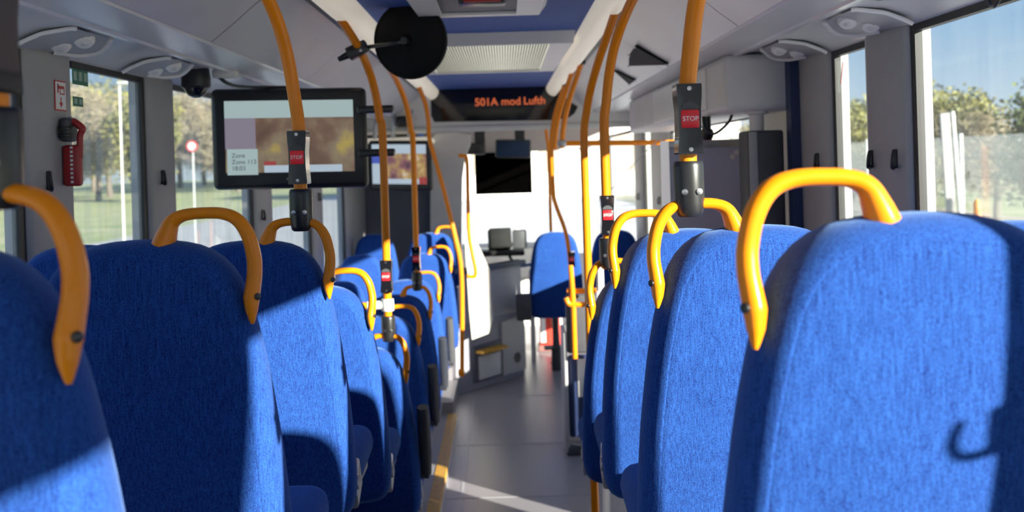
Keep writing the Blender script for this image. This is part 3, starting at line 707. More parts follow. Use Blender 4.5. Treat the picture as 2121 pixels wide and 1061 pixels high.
sy = MB(); X_ = xi+0.0036
sy.box(X_-0.0006, X_, y0+0.014, y0+0.021, zr(0.236), zr(0.262)); sy.box(X_-0.0006, X_, y0+0.014, y0+0.056, zr(0.248), zr(0.257)); sy.box(X_-0.0006, X_, y0+0.028, y0+0.058, zr(0.232), zr(0.2355)); sy.box(X_-0.0006, X_, y0+0.028, y0+0.032, zr(0.232), zr(0.25)); sy.box(X_-0.0006, X_, y0+0.054, y0+0.058, zr(0.232), zr(0.25))
sy.box(X_-0.0006, X_, y0+0.032, y0+0.037, zr(0.205), zr(0.224)); sy.add([(X_, y0+0.022, zr(0.209)), (X_, y0+0.047, zr(0.209)), (X_, y0+0.0345, zr(0.193))], [(0, 1, 2)])
sy.build('red_symbol', RTXT, t)
xg = WL-0.0105
def sticker(label, y0, y1, z0, z1, n, x=xg):
    t = thing('green_sticker', label, 'sticker', (x, (y0+y1)/2, zr(z0)))
    MB().box(x, x+0.0012, y0, y1, zr(z0), zr(z1)).build('sticker_sheet', GRN, t)
    b = MB(); w = (y1-y0)/n
    for k in range(n): b.box(x+0.0012, x+0.0018, y0+w*(k+0.2), y0+w*(k+0.8), zr(z0+(z1-z0)*0.25), zr(z1-(z1-z0)*0.2))
    b.build('sticker_symbols', GRN2, t)
sticker('larger green emergency sticker on the glass by the hammer notice', 2.925, 3.035, 0.275, 0.325, 3)
sticker('smaller green emergency sticker lower on the glass by the hammer notice', 2.925, 2.995, 0.208, 0.238, 2)
def hook(label, s, y, z, g=1.0):
    x = (WL+0.0135) if s < 0 else (WR-0.0135)
    t = thing('coat_hook', label, 'hook', (x, y, z), 'coat hooks on the window pillars')
    i = -s
    MB().obox((x+i*0.004, y, z), (0.008, 0.024, 0.055), None, 0.004, 3).build('hook_plate', BLK, t)
    MB().tube([(x+i*0.006, y, z-0.020), (x+i*0.014, y-0.012*g, z-0.026*g), (x+i*0.022, y-0.026*g, z-0.022*g), (x+i*0.024, y-0.034*g, z-0.006*g), (x+i*0.022, y-0.034*g, z+0.012*g), (x+i*0.019, y-0.030*g, z+0.024*g)], [0.005, 0.006*g, 0.006*g, 0.006*g, 0.0055*g, 0.004], 10).build('hook_loop', BLK, t)
hook('black coat hook low on the hammer pillar', -1, 2.70, zr(-0.015)); hook('black coat hook on the second left pillar, behind the nearest yellow handle', -1, 3.60, zr(-0.02))
hook('black coat hook on the left pillar left of the near stop pole', -1, 5.06, zr(-0.24)); hook('black coat hook on the left pillar right of the near stop pole', -1, 6.6, zr(-0.2))
hook('black coat hook on the wide right window post', 1, 2.75, zr(-0.025)); hook('black coat hook by the edge of the narrow right window', 1, 2.93, zr(-0.025)); hook('black coat hook on the post beside the navy panel', 1, 3.43, zr(-0.03))
hook('black coat hook that threw a shadow, on the rear right pillar', 1, 0.585, zr(-0.10), 0.9)
hook('dark coat hook on the cream pillar beyond the middle door', 1, 6.95, zr(-0.31)); hook('dark coat hook on the farther cream pillar by the front right seats', 1, 8.05, zr(-0.32))
vt = MB()
for k in range(5): vt.obox((WR-0.16, 2.32+0.04*k, zr(0.3885)), (0.035, 0.012, 0.004), Euler((0, 0, 0.5)).to_matrix())
tag(vt.build('air_vent', BLK), 'small slotted air vent in the right valance', 'vent')
tag(MB().tube([(WR-0.03, 2.10, zr(0.345)), (WR-0.045, 2.11, zr(0.31)), (WR-0.03, 2.16, zr(0.315)), (WR-0.03, 2.18, zr(0.345))], 0.004, 8).build('blind_clip', BLK), 'small black clip hanging at the top of the right window', 'clip')
# pale reflective jambs
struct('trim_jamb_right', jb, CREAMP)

# ------------------------------------------------------------------ door equipment on the right
t = thing('door_header', 'grey overhead door box on the right with rounded lower edge', 'door box', (0.98, 5.0, zr(0.18)))
MB().box(0.85, WR-0.005, 3.68, 6.5, zr(0.165), zr(0.385), 0.03, 4).build('cover', GREY, t)
f_ = MB().box(0.842, 0.852, 4.0, 5.4, zr(0.19), zr(0.36), 0.004).build('flap', LGREY, t)
MB().lathe([(0.016, 0), (0.016, 0.006), (0.008, 0.008)], (0.842, 4.12, zr(0.25)), (-1, 0, 0), 16).build('latch', DGR, f_)
sticker('green exit sticker on the flap of the door box', 4.45, 4.62, 0.21, 0.32, 2, 0.836)
t = thing('door_cupboard', 'tall charcoal cupboard below the door box', 'cupboard', (1.03, 3.76, 0.42))
MB().box(0.93, WR-0.06, 3.68, 3.83, 0.0, zr(0.09), 0.012, 3).build('body', DGR, t)
MB().box(0.935, 0.965, 3.672, 3.684, 0.02, zr(0.085), 0.003).build('edge_band', PILL, t)
t = thing('door_drive_tube', 'grey drive tube between the door box and the charcoal cupboard', 'tube', (0.985, 3.73, zr(0.09)))
MB().cyl((0.985, 3.75, zr(0.09)), (0.985, 3.75, zr(0.17)), 0.028).build('tube', GREY, t)
MB().lathe([(0.045, 0), (0.045, 0.015), (0.03, 0.02)], (0.985, 3.75, zr(0.172)), (0, 0, -1), 20).build('flange', GREY, t)
tag(MB().tube([(0.84, 4.05, zr(0.165)), (0.845, 4.05, zr(0.12)), (0.88, 4.03, zr(0.09)), (0.93, 4.0, zr(0.13)), (0.95, 4.0, zr(0.165))], 0.006, 8).build('cable', BLK), 'short black cable drooping under the door box', 'cable')
tag(MB().lathe([(0.018, 0.0), (0.018, -0.05), (0.028, -0.06), (0.028, -0.085), (0.02, -0.1)], (0.80+0.06, 4.08, zr(0.165)), (0, 0, 1), 18).build('door_sensor', BLK), 'small black sensor hanging below the door box', 'sensor')
struct('trim_navy_panel', MB().box(WR-0.05, WR-0.002, 3.62, 3.68, CZ-1.4, zr(0.385)), NAVY)
struct('door_1', MB().box(WR+0.0, WR+0.03, 4.35, 5.42, 0.0, 0.75).box(WR+0.0, WR+0.03, 5.46, 6.54, 0.0, 0.75).box(WR-0.005, WR+0.035, 5.40, 5.48, 0.75, WT-0.16), DGR2)
struct('wall_sun_block', MB().box(WR, WR+0.04, 3.66, 4.32, 0.95, WT-0.14), CREAMP)  # added panel that keeps the sun off the partition board
t = thing('clear_sticker', 'clear sticker with a thin red slash on the narrow right window', 'sticker', (WR+0.01, 3.22, zr(0.2)))
MB().box(WR+0.008, WR+0.0095, 3.175, 3.275, zr(0.20), zr(0.305)).build('clear_sheet', SCREENGL, t)
MB().obox((WR+0.0065, 3.225, zr(0.262)), (0.001, 0.006, 0.075), Euler((0.35, 0, 0)).to_matrix()).build('red_slash', RTXT, t)
# framed glass-topped screen panel at the door
t = thing('door_screen', 'pale framed partition board with blue-grey face by the middle door', 'partition board', (0.87, 4.2, 0.0))
p0 = W(1368, 287, 4.2); p1 = W(1549, 287, 4.2)
zt_ = p0.z-0.012
fr = MB(); fw = 0.035
fr.box(p0.x, p0.x+fw, 4.185, 4.23, 0.25, zt_, 0.006); fr.box(p1.x-fw, p1.x, 4.185, 4.23, 0.25, zt_, 0.006); fr.box(p0.x+fw, p1.x-fw, 4.185, 4.23, zt_-fw, zt_, 0.006); fr.box(p0.x+fw, p1.x-fw, 4.185, 4.23, 0.25, 0.29, 0.006)
fr.build('frame', ALU, t)
MB().box(p0.x+fw, p1.x-fw, 4.198, 4.215, 0.29, zt_-fw).build('board', LILAC, t)
MB().cyl((p1.x-0.02, 4.207, 0.0), (p1.x-0.02, 4.207, 0.25), 0.018).build('leg', ALU, t); MB().cyl((p0.x+0.02, 4.207, 0.0), (p0.x+0.02, 4.207, 0.25), 0.018).build('leg', ALU, t)
MB().box(p0.x-0.004, p0.x+fw*0.9, 4.176, 4.184, 0.3, zt_+0.0).build('sunlit_edge_strip', M('sunlit_edge', (0.92, 0.92, 0.92), 0.3, noise=(4, 0.03), emit=((1, 1, 1), 0.25)), t)  # glowing white strip paints sunlight on the board's left edge
for a_, b_ in ((1518, 325), (1526, 316)): MB().lathe([(0.012, 0), (0.010, 0.0012)], W(a_, b_, 4.184), (0, -1, 0), 12).build('clear_disc', GREY, t)
tag(MB().tube([W(1364, 290, 4.3), W(1330, 322, 4.5), W(1262, 398, 4.7)], 0.002, 6).build('pull_cord', GREY), 'thin pale pull cord running up to the partition board', 'cord')

# two dark plates painted in for shadowed holes in the right ceiling panel
def tri(label, pts3):
    t = thing('shadow_recess', label, 'shadow recess', pts3[0])
    n = (pts3[1]-pts3[0]).cross(pts3[2]-pts3[0]).normalized()
    if n.z > 0: n = -n
    vs = [p+n*0.001 for p in pts3]+[p+n*0.012 for p in pts3]; k = len(pts3)
    MB().add(vs, [tuple(range(k)), tuple(range(k, 2*k))]+[(i, (i+1) % k, k+(i+1) % k, k+i) for i in range(k)]).build('recess_shade', BLKM, t, smooth=False)
    for p in pts3: MB().lathe([(0.008, 0), (0.006, 0.006)], p+n*0.012, n, 10).build('screw', STEEL, t)
def onpanel(px, py):
    # ray meets the sloping right ceiling panel from (0.60,0.575) to (0.825,0.402) off the centre line
    d = W(px, py, 1.0)-Vector((0, 0, CZ)); ax_, az_, bx_, bz_ = XC+0.60, 0.575, XC+0.825, 0.402
    nx, nz = (bz_-az_), -(bx_-ax_); k = (ax_*nx+az_*nz)/(d.x*nx+d.z*nz)
    return Vector((d.x*k, k, CZ+d.z*k))
tri('dark triangular shadow recess in the right ceiling, nearer one', [onpanel(1318, 92), onpanel(1386, 130), onpanel(1305, 133), onpanel(1306, 110)])
tri('narrow dark shadow recess in the right ceiling behind the triangular one', [onpanel(1272, 142), onpanel(1318, 164), onpanel(1306, 172)])

# ------------------------------------------------------------------ wheelchair bay
t = thing('wheelchair_backrest', 'grey backrest board with dark pad in the wheelchair bay on the right', 'backrest board', (0.43, 6.15, 0))
MB().box(0.335, 0.36, 6.05, 6.35, 0.02, 0.78, 0.012, 3).build('side_board', PILL, t)
MB().box(0.365, 0.58, 6.10, 6.16, 0.10, 0.62, 0.02, 3).build('pad', NAVY, t)
MB().box(0.425, 0.55, 6.092, 6.102, 0.36, 0.60, 0.003).build('white_plate', WHITE, t)
MB().box(0.34, 0.60, 6.05, 6.3, 0.0, 0.06, 0.01).build('base', DGR, t)
MB().box(0.365, 0.62, 6.16, 6.2, 0.62, 1.0, 0.02, 3).build('upper_board', DGR, t)
t = thing('bay_grab_rails', 'stacked yellow grab rails beside the wheelchair bay', 'grab rail', (0.45, 6.0, 0.62))
y_ = 6.02
MB().tube([(0.405, y_, 0.62), (0.405, y_, 0.85), (0.405, y_, 0.955)], 0.0165, 12, smooth=False).build('upright', YELP, t)
MB().tube([(0.36, y_, 1.0), (0.375, y_, 0.965), (0.41, y_, 0.955), (0.56, y_, 0.955)], 0.0165, 12).build('lower_bar', YELP, t)
MB().tube([(0.37, y_+0.03, 1.04), (0.44, y_+0.03, 1.035), (0.56, y_+0.03, 1.035)], 0.0165, 12, smooth=False).build('upper_bar', YELP, t)
MB().tube([(0.405, y_+0.01, 0.955), (0.40, y_+0.01, 1.10), (0.395, y_+0.01, 1.2)], 0.0165, 12, smooth=False).build('riser', YELP, t)
t = thing('stop_column', 'grey column with a red stop button half hidden by the fourth right seat', 'stop column', (0.478, 5.0, 0.0))
MB().cyl((0.478, 5.0, 0.0), (0.478, 5.0, 1.32), 0.02).build('column', GREY, t)
MB().obox((0.478, 4.975, 1.10), (0.05, 0.03, 0.16), None, 0.008).build('stop_box', GREY, t)
MB().obox((0.478, 4.958, 1.12), (0.034, 0.008, 0.036), None, 0.003).build('stop_button', REDB, t)

# ------------------------------------------------------------------ front: partition, cab, windscreen
PW = M('partition_slate', (0.10, 0.115, 0.15), 0.55, noise=(3, 0.08))
pp = MB().box(WL, -0.66, 8.80, 8.86, 0.0, zr(0.40)); struct('wall_partition', pp, PW)
# rounded grey portal right of the partition
arch = []
for px_, py_ in [(893, 290), (905, 278), (945, 275), (975, 280), (974, 300), (964, 325), (958, 370), (957, 470), (955, 640), (960, 800), (893, 800)]:
    q = W(px_, py_, 8.78); arch.append((q.x, q.z))
struct('trim_portal', MB().prism(arch, (0, 8.70, 0), (1, 0, 0), (0, 0, 1), (0, 1, 0), 0.12), GREY, smooth=False)
struct('wall_front', MB().box(WL, WR, YF, YF+0.06, -0.06, 0.80).box(WL, WR, YF, YF+0.06, zr(0.14), ZC+0.05), LGREY)
w_ = struct('window_%d' % wn, MB().box(WL+0.03, WR-0.03, YF+0.02, YF+0.026, 0.80, zr(0.14)), SCREENGL); wn += 1
MB().box(0.115, 0.15, YF-0.01, YF+0.03, 0.80, zr(0.14)).build('window_mullion', LGREY, w_)
struct('ceiling_front', MB().box(WL, WR, 8.38, YF, zr(0.36), zr(0.39)), LGREY)
struct('wall_front_header', MB().box(WL+0.02, WR-0.02, 10.3, 10.36, zr(0.10), zr(0.37)), M('front_header', (0.42, 0.36, 0.34), 0.5, noise=(4, 0.06)))
# shelf and bars over the left front seats
t = thing('luggage_shelf', 'cream fronted shelf sloping along the left wall before the partition', 'shelf', (-1.0, 7.3, zr(0.18)))
MB().box(-1.16, -0.62, 8.02, 8.78, zr(0.185), zr(0.225), 0.012).build('shelf_board', CREAM, t)
MB().box(-1.15, -0.64, 8.04, 8.78, zr(0.145), zr(0.185), 0.008).build('under_band', DGR2, t)
for k, xx in enumerate((-1.07, -0.92, -0.78)):
    MB().tube([(xx, 8.03, zr(0.225)), (xx+0.02, 8.0, zr(0.36)), (xx+0.03, 7.95, zr(0.44))], 0.02, 10).build('hanger_bar', ALU, t)
tag(MB().obox((-0.87, 8.2, zr(0.257)), (0.13, 0.12, 0.052), None, 0.02).build('small_case', BLK), 'black case lying on the cream shelf', 'case')
tag(MB().obox((-0.83, 7.985, zr(0.355)), (0.10, 0.07, 0.10), None, 0.02).build('speaker_box', BLK), 'black speaker box above the cream shelf', 'speaker')
tag(MB().obox((-0.70, 8.2, zr(0.25)), (0.05, 0.05, 0.05), None, 0.012).build('blue_tag', M('blue_plastic', (0.04, 0.15, 0.5), 0.4, noise=(9, 0.1))), 'small bright blue block at the end of the cream shelf', 'block')

# slanted cab base with step
A = Vector((-0.43, 7.72, 0)); Bq = Vector((0.13, 8.43, 0)); e = (Bq-A).normalized(); Lc = (Bq-A).length; nn = Vector((e.y, -e.x, 0)); U = Vector((0, 0, 1))
t = thing('driver_cab', 'grey and white driver cab wall with a yellow step at the front left', 'driver cab', (A+Bq)/2)
def slab(nm_, a0, a1, z0, z1, d0, d1, mat, par=t, bev=0.004):
    rot = Matrix((e, -nn, U)).transposed(); c = A+e*((a0+a1)/2)+U*((z0+z1)/2)+nn*((d0+d1)/2)
    return MB().obox(c, (a1-a0, abs(d1-d0), z1-z0), rot, bev).build(nm_, mat, par)
CABW = M('cab_white', (0.48, 0.47, 0.47), 0.4, noise=(3, 0.06)); CABG = M('cab_grey', (0.30, 0.30, 0.34), 0.45, noise=(3, 0.06))
slab('lower_wall', 0.0, Lc, 0.0, 0.56, -0.06, 0.0, CABG)
# step niche between the lower panels
slab('step_surround', 0.20, 0.56, 0.06, 0.36, 0.0, 0.02, DGR2)
rs = slab('step_riser', 0.25, 0.53, 0.08, 0.27, 0.02, 0.035, WHITE)
st_ = slab('step_tread', 0.22, 0.54, 0.30, 0.325, 0.0, 0.11, STRIP)
ar = MB().prism([(0.575, 0.05), (Lc-0.01, 0.05), (Lc-0.01, 0.40)]+[(Lc-0.11+0.10*math.cos(th), 0.42+0.10*math.sin(th)) for th in [PI/2*k/6 for k in range(7)]]+[(0.575, 0.50)], A, e, U, nn, 0.02).build('access_panel', CABW, t)
sp = A+e*(Lc-0.13)+U*0.17
MB().lathe([(0.045, 0.0), (0.045, 0.024), (0.02, 0.022)], sp, nn, 20).build('speaker_hole', BLK, ar)
slab('upper_wall', 0.13, Lc-0.02, 0.56, 1.0, -0.06, 0.0, CABW)
slab('upper_rail', 0.10, Lc+0.02, 0.96, 1.0, -0.08, 0.03, DGR2)
sd = [W(x_, y__, 7.7) for x_, y__ in [(962, 480), (973, 470), (1015, 560), (1022, 660), (1012, 690), (978, 703), (972, 640)]]
MB().prism([(p.x, p.z) for p in sd], (0, 7.68, 0), (1, 0, 0), (0, 0, 1), (0, 1, 0), 0.03).build('cab_door_leaf', CREAMP, t, smooth=False)
MB().obox(W(1085, 636, 8.2), (0.13, 0.14, 0.22), None, 0.02).build('waste_bin_holder', DGR, t)
t = thing('cab_handrail', 'hooked yellow handrail on the cab door', 'handrail', W(975, 575, 7.6))
MB().tube([W(950, 323, 7.6), W(960, 323, 7.6), W(967, 332, 7.6), W(969, 400, 7.6), W(971, 480, 7.6), W(977, 520, 7.6), W(985, 560, 7.6), W(982, 573, 7.6), W(968, 572, 7.6)], 0.016, 12).build('rail', YELP, t)
tag(MB().obox((-0.09, 8.75, 1.045), (0.5, 0.4, 0.05), None, 0.015).build('cab_counter', BLK), 'black pay counter on top of the cab wall', 'counter')
t = thing('ticket_machine', 'black ticket machine with screen on the pay counter', 'ticket machine', (-0.05, 8.65, 1.07))
MB().obox((-0.06, 8.70, 1.165), (0.20, 0.16, 0.185), Euler((-0.2, 0, 0.15)).to_matrix(), 0.015).build('body', BLKM, t)
MB().obox((-0.066, 8.608, 1.165), (0.15, 0.006, 0.12), Euler((-0.2, 0, 0.15)).to_matrix(), 0.002).build('display', BLKM, t)
tag(MB().obox((0.12, 8.75, 1.155), (0.13, 0.14, 0.165), None, 0.015).build('card_reader', DGR), 'dark grey card reader right of the ticket machine', 'card reader')
t = thing('payment_tray', 'blue tray on a bent black arm beside the pay counter', 'tray', (0.17, 8.6, 0.93))
MB().obox((0.19, 8.55, 0.945), (0.24, 0.16, 0.025), Euler((0, -0.12, 0)).to_matrix(), 0.008).build('tray', M('tray_blue', (0.16, 0.26, 0.5), 0.4, noise=(6, 0.1)), t)
MB().tube([(0.02, 8.6, 1.02), (0.06, 8.58, 0.96), (0.10, 8.56, 0.92)], 0.014, 10).build('arm', BLK, t)
MB().obox((0.27, 8.49, 0.965), (0.10, 0.03, 0.022), None, 0.006).build('orange_edge', YELP, t)
struct('trim_dashboard', MB().box(WL, 0.45, 10.2, YF, 0.6, 0.95, 0.04, 3), DGR)
tag(MB().box(-0.31, 0.29, 10.18, 10.2, zr(-0.34), zr(0.10)).build('sun_blind', BLIND), 'black roller blind pulled halfway down the windscreen', 'blind')
t = thing('interior_mirror', 'wide dark blue rear view mirror above the roller blind', 'mirror', W(1063, 300, 9.7))
MB().obox(W(1063, 308, 9.7), (0.36, 0.05, 0.19), Matrix.Rotation(0.04, 3, 'Y'), 0.045, 4).build('mirror_body', BLK, t)
MB().obox(W(1063, 308, 9.672), (0.33, 0.004, 0.16), Matrix.Rotation(0.04, 3, 'Y'), 0.002).build('mirror_glass', M('mirror_blue', (0.012, 0.03, 0.075), 0.5, noise=(5, 0.5), spec=0.2), t)
MB().box(W(1068, 0, 9.7).x-0.05, W(1068, 0, 9.7).x+0.05, 9.70, 9.76, zr(0.16), zr(0.36)).build('mirror_arm', BLK, t)
t = thing('front_camera', 'black camera unit under the front ceiling left of the mirror', 'camera', W(985, 290, 9.4))
MB().obox(W(985, 308, 9.4), (0.19, 0.14, 0.12), None, 0.02).build('body', BLK, t); MB().box(W(985, 0, 9.4).x-0.05, W(985, 0, 9.4).x+0.05, 9.38, 9.46, zr(0.18), zr(0.36)).build('bracket', BLK, t)
# front doorway: white post, low red and white box
struct('trim_door_post', MB().box(0.20, 0.245, 8.95, 9.05, 0.0, 0.85), WHITE)
t = thing('red_box', 'red and white box low in the front doorway', 'box', (0.42, 9.5, 0.0))
MB().box(0.30, 0.50, 9.4, 9.55, 0.06, 0.36, 0.01).build('red_body', M('red_paint', (0.75, 0.05, 0.03), 0.4, noise=(5, 0.1)), t)
MB().box(0.31, 0.355, 9.392, 9.402, 0.09, 0.33).build('white_patch', WTXT, t)
MB().box(0.28, 0.52, 9.38, 9.58, 0.0, 0.06, 0.01).build('plinth', M('brown_step', (0.30, 0.14, 0.12), 0.5, noise=(6, 0.15)), t)

# ------------------------------------------------------------------ outside
ZG = -0.34
def gmat():
    m = bpy.data.materials.new('ground_mix'); m.use_nodes = True; nt = m.node_tree; N = nt.nodes; L = nt.links; p = N['Principled BSDF']
    g = N.new('ShaderNodeTexNoise'); g.inputs['Scale'].default_value = 0.6; g.inputs['Detail'].default_value = 8
    tc = N.new('ShaderNodeTexCoord'); L.new(tc.outputs['Object'], g.inputs['Vector'])
    cr = N.new('ShaderNodeValToRGB'); e = cr.color_ramp.elements
    e[0].position = 0.35; e[0].color = (0.20, 0.27, 0.08, 1); e[1].position = 0.7; e[1].color = (0.42, 0.39, 0.22, 1)
    L.new(g.outputs['Fac'], cr.inputs['Fac']); L.new(cr.outputs['Color'], p.inputs['Base Color']); p.inputs['Roughness'].default_value = 0.9
    return m
gm = gmat()
struct('ground_grass', MB().box(-160, 160, -60, 220, ZG-0.06, ZG), gm)
struct('road', MB().box(-13, 5.5, -60, 200, ZG-0.05, ZG+0.01), M('pale_asphalt', (0.40, 0.40, 0.41), 0.8, noise=(1.5, 0.15)))
struct('ground_yard', MB().box(7.0, 16, -20, 60, ZG-0.05, ZG+0.012), M('sandy_yard', (0.45, 0.38, 0.28), 0.9, noise=(1.2, 0.25)))
struct('ground_glare_apron', MB().box(-2.2, 6, 11.5, 62, ZG-0.05, ZG+0.02), M('glare_pale', (0.78, 0.76, 0.72), 0.8, noise=(0.8, 0.1)))  # pale apron added to bounce sun and white out the windscreen
t = thing('far_building', 'pale building blurred far ahead through the windscreen', 'building', (1, 58, ZG))
MB().box(-4, 14, 57, 63, ZG, ZG+6.5).build('wall', M('pale_render', (0.85, 0.82, 0.76), 0.8, noise=(0.5, 0.08)), t)  # bright facade added to wash out the windscreen view
MB().box(-4.3, 14.3, 56.7, 63.3, ZG+6.5, ZG+6.9).build('roof', PILL, t)
for k in range(4): MB().box(-1.9+4*k, 0.2+4*k, 56.94, 57.02, ZG+1.5, ZG+3.6).build('window', M('far_window', (0.5, 0.42, 0.30), 0.4, noise=(1, 0.2)) if k == 0 else bpy.data.materials['far_window'], t)
LEAFS = {}
def leafm(name, c1, c2): return M(name, c1, 0.8, noise=(1.5, 0.5, c2))
LF = [leafm('olive_leaves', (0.20, 0.19, 0.045), (0.09, 0.095, 0.03)), leafm('brown_twigs', (0.30, 0.25, 0.165), (0.19, 0.155, 0.10)), leafm('green_leaves', (0.11, 0.145, 0.035), (0.055, 0.075, 0.025))]
BARK = M('bark', (0.16, 0.13, 0.10), 0.9, noise=(8, 0.3))
def tree_meshes(kind, H, Wd, seed):
    rnd = random.Random(seed)
    cr = MB(); n = 5200
    blobs = [(Vector((rnd.uniform(-1, 1)*Wd*0.32, rnd.uniform(-1, 1)*Wd*0.32, H*rnd.uniform(0.3, 0.85))), rnd.uniform(0.16, 0.30)*Wd) for _ in range(16)]
    for k in range(n):
        c, r = blobs[rnd.randrange(len(blobs))]
        d = Vector((rnd.gauss(0, 1), rnd.gauss(0, 1), rnd.gauss(0, 1))).normalized()*r*rnd.uniform(0.3, 1.05)
        p = c+d; p.z = max(p.z, 0.15)
        s = rnd.uniform(0.05, 0.115)*(1.0 if kind != 1 else 0.9)
        q = Euler((rnd.uniform(0, 6), rnd.uniform(0, 6), rnd.uniform(0, 6))).to_matrix()
        w = s*(0.7 if kind != 1 else 0.22); l = s*(1.2 if kind != 1 else 3.0)
        cr.add([p+q @ Vector((-w, -l*0.3, 0)), p+q @ Vector((0, -l, 0)), p+q @ Vector((w, -l*0.3, 0)), p+q @ Vector((0, l, 0))], [(0, 1, 2, 3)])
    tr = MB(); tr.tube([(0, 0, -0.1), (0.1, 0, H*0.35), (0.05, 0.1, H*0.8)], [H*0.03, H*0.022, H*0.008], 8)
    for k in range(7):
        a_ = rnd.uniform(0, 2*PI); z = H*rnd.uniform(0.2, 0.6)
        tr.tube([(0.06, 0.03, z), (math.cos(a_)*Wd*0.2, math.sin(a_)*Wd*0.2, z+H*0.16), (math.cos(a_)*Wd*0.36, math.sin(a_)*Wd*0.36, z+H*0.34)], [H*0.012, H*0.008, H*0.003], 6)
    return cr, tr
TP = {}
def tree(label, x, y, kind, sc, group):
    t = thing('tree', label, 'tree', (x, y, ZG), group)
    if kind not in TP:
        c, s = tree_meshes(kind, 5.0, 4.2, 11+kind); TP[kind] = (c.build('crown', LF[kind], t, local=True, smooth=False).data, s.build('trunk', BARK, t, local=True).data)
        t.scale = (sc, sc, sc); return
    for nm_, d in zip(('crown', 'trunk'), TP[kind]):
        o = bpy.data.objects.new(nm_, d); COL.objects.link(o); o.parent = t
    t.scale = (sc, sc, sc*random.uniform(0.92, 1.08)); t.rotation_euler = (0, 0, random.uniform(0, 6))
kl = ['bushy yellow green tree beyond the right windows', 'brown bare twigged tree beyond the right windows', 'dark green tree beyond the right windows']
for k in range(22):
    y = 15+k*3.4; kind = (0, 1, 0, 2, 1, 0)[k % 6]
    tree(kl[kind], 15.5+random.uniform(-1.2, 2.2), y, kind, random.uniform(0.72, 1.0), kl[kind]+' in the hedge row')
kl = ['yellow green tree across the road on the left', 'bare pale brown tree across the road on the left', 'green tree across the road on the left']
for k in range(18):
    kind = (1, 0, 1, 2, 0)[k % 5]
    tree(kl[kind], -30+random.uniform(-6, 4), 40+k*8.0, kind, random.uniform(1.6, 2.3), kl[kind]+' in the tree belt')
for k in range(14):
    kind = (1, 1, 0, 1, 2)[k % 5]
    tree(('yellow green tree deep in the belt across the road on the left', 'bare pale brown tree deep in the belt across the road on the left', 'green tree deep in the belt across the road on the left')[kind], -46+random.uniform(-5, 5), 44+k*10.0, kind, random.uniform(2.0, 2.7), 'back row kind %s of the tree belt' % ('yellow green', 'brown', 'green')[kind])
# mesh fence on the right
FW_ = M('fence_wire', (0.30, 0.33, 0.35), 0.5, 0.3, noise=(10, 0.1)); FPO = M('fence_post_pale', (0.50, 0.52, 0.53), 0.5, noise=(6, 0.08))
t = thing('mesh_fence', 'pale wire mesh fence with posts beyond the right windows', 'fence', (9.0, 18, ZG))
for k in range(8):
    y0 = 9.2+2.45*k
    MB().box(8.97, 9.03, y0-0.03, y0+0.03, ZG, ZG+2.48).build('post', FPO, t)
    mb = MB()
    for j in range(1, 40): mb.box(8.997, 9.003, y0+0.06*j+0.018, y0+0.06*j+0.026, ZG+0.1, ZG+2.42)
    for j in range(7): mb.box(8.994, 9.006, y0+0.03, y0+2.42, ZG+0.15+0.37*j, ZG+0.158+0.37*j)
    mb.build('mesh_panel', FW_, t, smooth=False)
tq = W(1966, 250, 14.0)
t = thing('marker_board', 'tall white board leaning beside the mesh fence', 'board', (tq.x, 14, ZG))
MB().obox((tq.x-0.02, 14.0, ZG+1.36), (0.13, 0.05, 2.7), Euler((0, -0.035, 0)).to_matrix(), 0.01).build('board', M('weathered_board', (0.36, 0.35, 0.34), 0.7, noise=(3, 0.15)), t)
MB().obox((tq.x+0.11, 13.98, ZG+1.36), (0.045, 0.05, 2.75), Euler((0, -0.05, 0)).to_matrix(), 0.01).build('side_post', FPO, t)
bq = W(2023, 400, 13.0)
t = thing('bollard', 'orange bollard standing before the mesh fence', 'bollard', (bq.x, 13, ZG))
MB().lathe([(0.07, 0), (0.065, 0.9), (0.05, 1.45), (0.02, 1.5)], (bq.x, 13, ZG), (0, 0, 1), 16).build('post', M('orange_plastic', (0.75, 0.25, 0.05), 0.5, noise=(8, 0.1)), t)
# lamp posts and a round road sign on the left
for px_, Y_, lab in ((252, 30, 'tall pale lamp post across the road on the left, seen in the second window'), (505, 40, 'tall pale lamp post across the road on the left, behind the big screen')):
    q = W(px_, 330, Y_); t = thing('street_lamp', lab, 'lamp post', (q.x, Y_, ZG))
    MB().cyl((q.x, Y_, ZG), (q.x, Y_, ZG+5.0), 0.03, 0.02).build('post', GREY, t); MB().obox((q.x+0.4, Y_, ZG+5.0), (0.9, 0.2, 0.1), None, 0.03).build('lamp_head', FPO, t)
q = W(398, 303, 26); t = thing('road_sign', 'round red rimmed road sign on a post across the road', 'road sign', (q.x, 26, ZG))
MB().lathe([(0.15, 0), (0.15, 0.03)], q, (0, -1, 0), 28).build('sign_rim', RTXT, t); MB().lathe([(0.10, 0.031), (0.10, 0.036)], q, (0, -1, 0), 28).build('sign_face', WTXT, t)
MB().cyl((q.x, 26.05, ZG), (q.x, 26.05, q.z), 0.02).build('post', FPO, t)

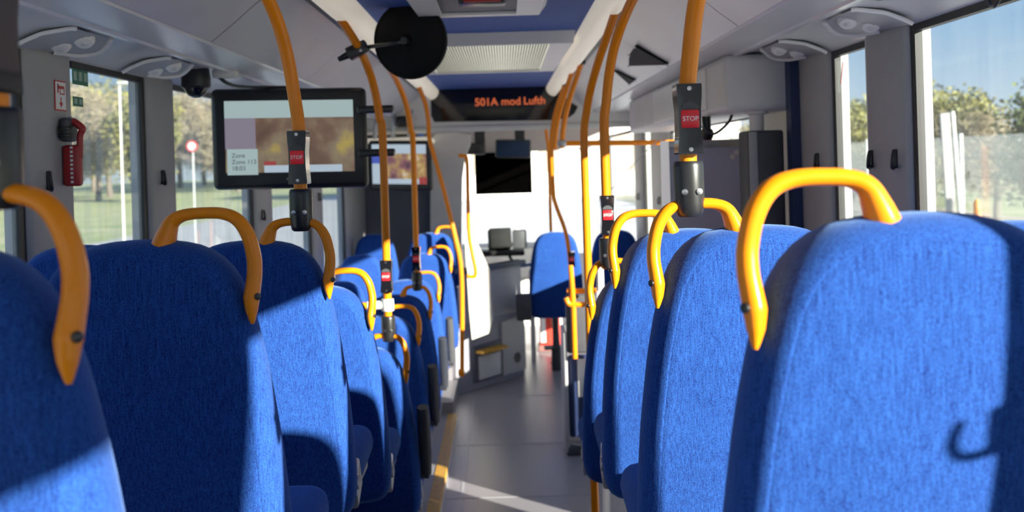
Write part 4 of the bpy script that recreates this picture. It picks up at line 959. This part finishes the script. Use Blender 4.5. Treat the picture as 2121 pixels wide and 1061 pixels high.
# ------------------------------------------------------------------ light
d = Vector((-1.0, 0.90, -0.39))
sun = bpy.data.lights.new('sun', 'SUN'); sun.energy = 22.0; sun.angle = 0.012; sun.color = (1.0, 0.93, 0.80)
so = bpy.data.objects.new('sun', sun); COL.objects.link(so); so.rotation_euler = d.to_track_quat('-Z', 'Y').to_euler()
wd = bpy.data.worlds.new('sky'); SC.world = wd; wd.use_nodes = True
nt = wd.node_tree; N = nt.nodes; L = nt.links; bg = N['Background']
tc = N.new('ShaderNodeTexCoord'); sep = N.new('ShaderNodeSeparateXYZ'); L.new(tc.outputs['Generated'], sep.inputs[0])
cr = N.new('ShaderNodeValToRGB'); L.new(sep.outputs['Z'], cr.inputs['Fac'])
e_ = cr.color_ramp.elements
e_[0].position = 0.0; e_[0].color = (0.66, 0.78, 0.88, 1); e_[1].position = 1.0; e_[1].color = (0.14, 0.32, 0.75, 1)
x = e_.new(0.12); x.color = (0.29, 0.49, 0.76, 1); x = e_.new(0.4); x.color = (0.25, 0.48, 0.86, 1)
L.new(cr.outputs['Color'], bg.inputs['Color']); bg.inputs['Strength'].default_value = 1.05

# ------------------------------------------------------------------ camera
cam = bpy.data.cameras.new('camera'); co = bpy.data.objects.new('camera', cam); COL.objects.link(co)
cam.sensor_width = 36.0; cam.lens = 36.0*F/2121.0; cam.clip_start = 0.05; cam.clip_end = 500
right = Vector((math.cos(ROLL), 0, math.sin(ROLL)*1.0)); upv = Vector((-math.sin(ROLL), 0, math.cos(ROLL))); back = Vector((0, -1, 0))
# image right leans so that the world stands rolled by ROLL in the frame
right = Vector((math.cos(ROLL), 0, -math.sin(ROLL))); upv = Vector((math.sin(ROLL), 0, math.cos(ROLL)))
co.matrix_world = Matrix.Translation((0, 0, CZ)) @ Matrix((right, upv, back)).transposed().to_4x4()
cam.shift_x = (1060.5-1044.0)/2121.0
cam.shift_y = -(530.5-335.0)/2121.0
cam.dof.use_dof = True; cam.dof.focus_distance = 2.15; cam.dof.aperture_fstop = 4.0
SC.camera = co
SC.view_settings.view_transform = 'Standard'
SC.view_settings.exposure = 0.0
SC.view_settings.gamma = 1.12
SC.cycles.use_denoising = True
SC.cycles.max_bounces = 10; SC.cycles.transparent_max_bounces = 16; SC.cycles.sample_clamp_indirect = 6.0
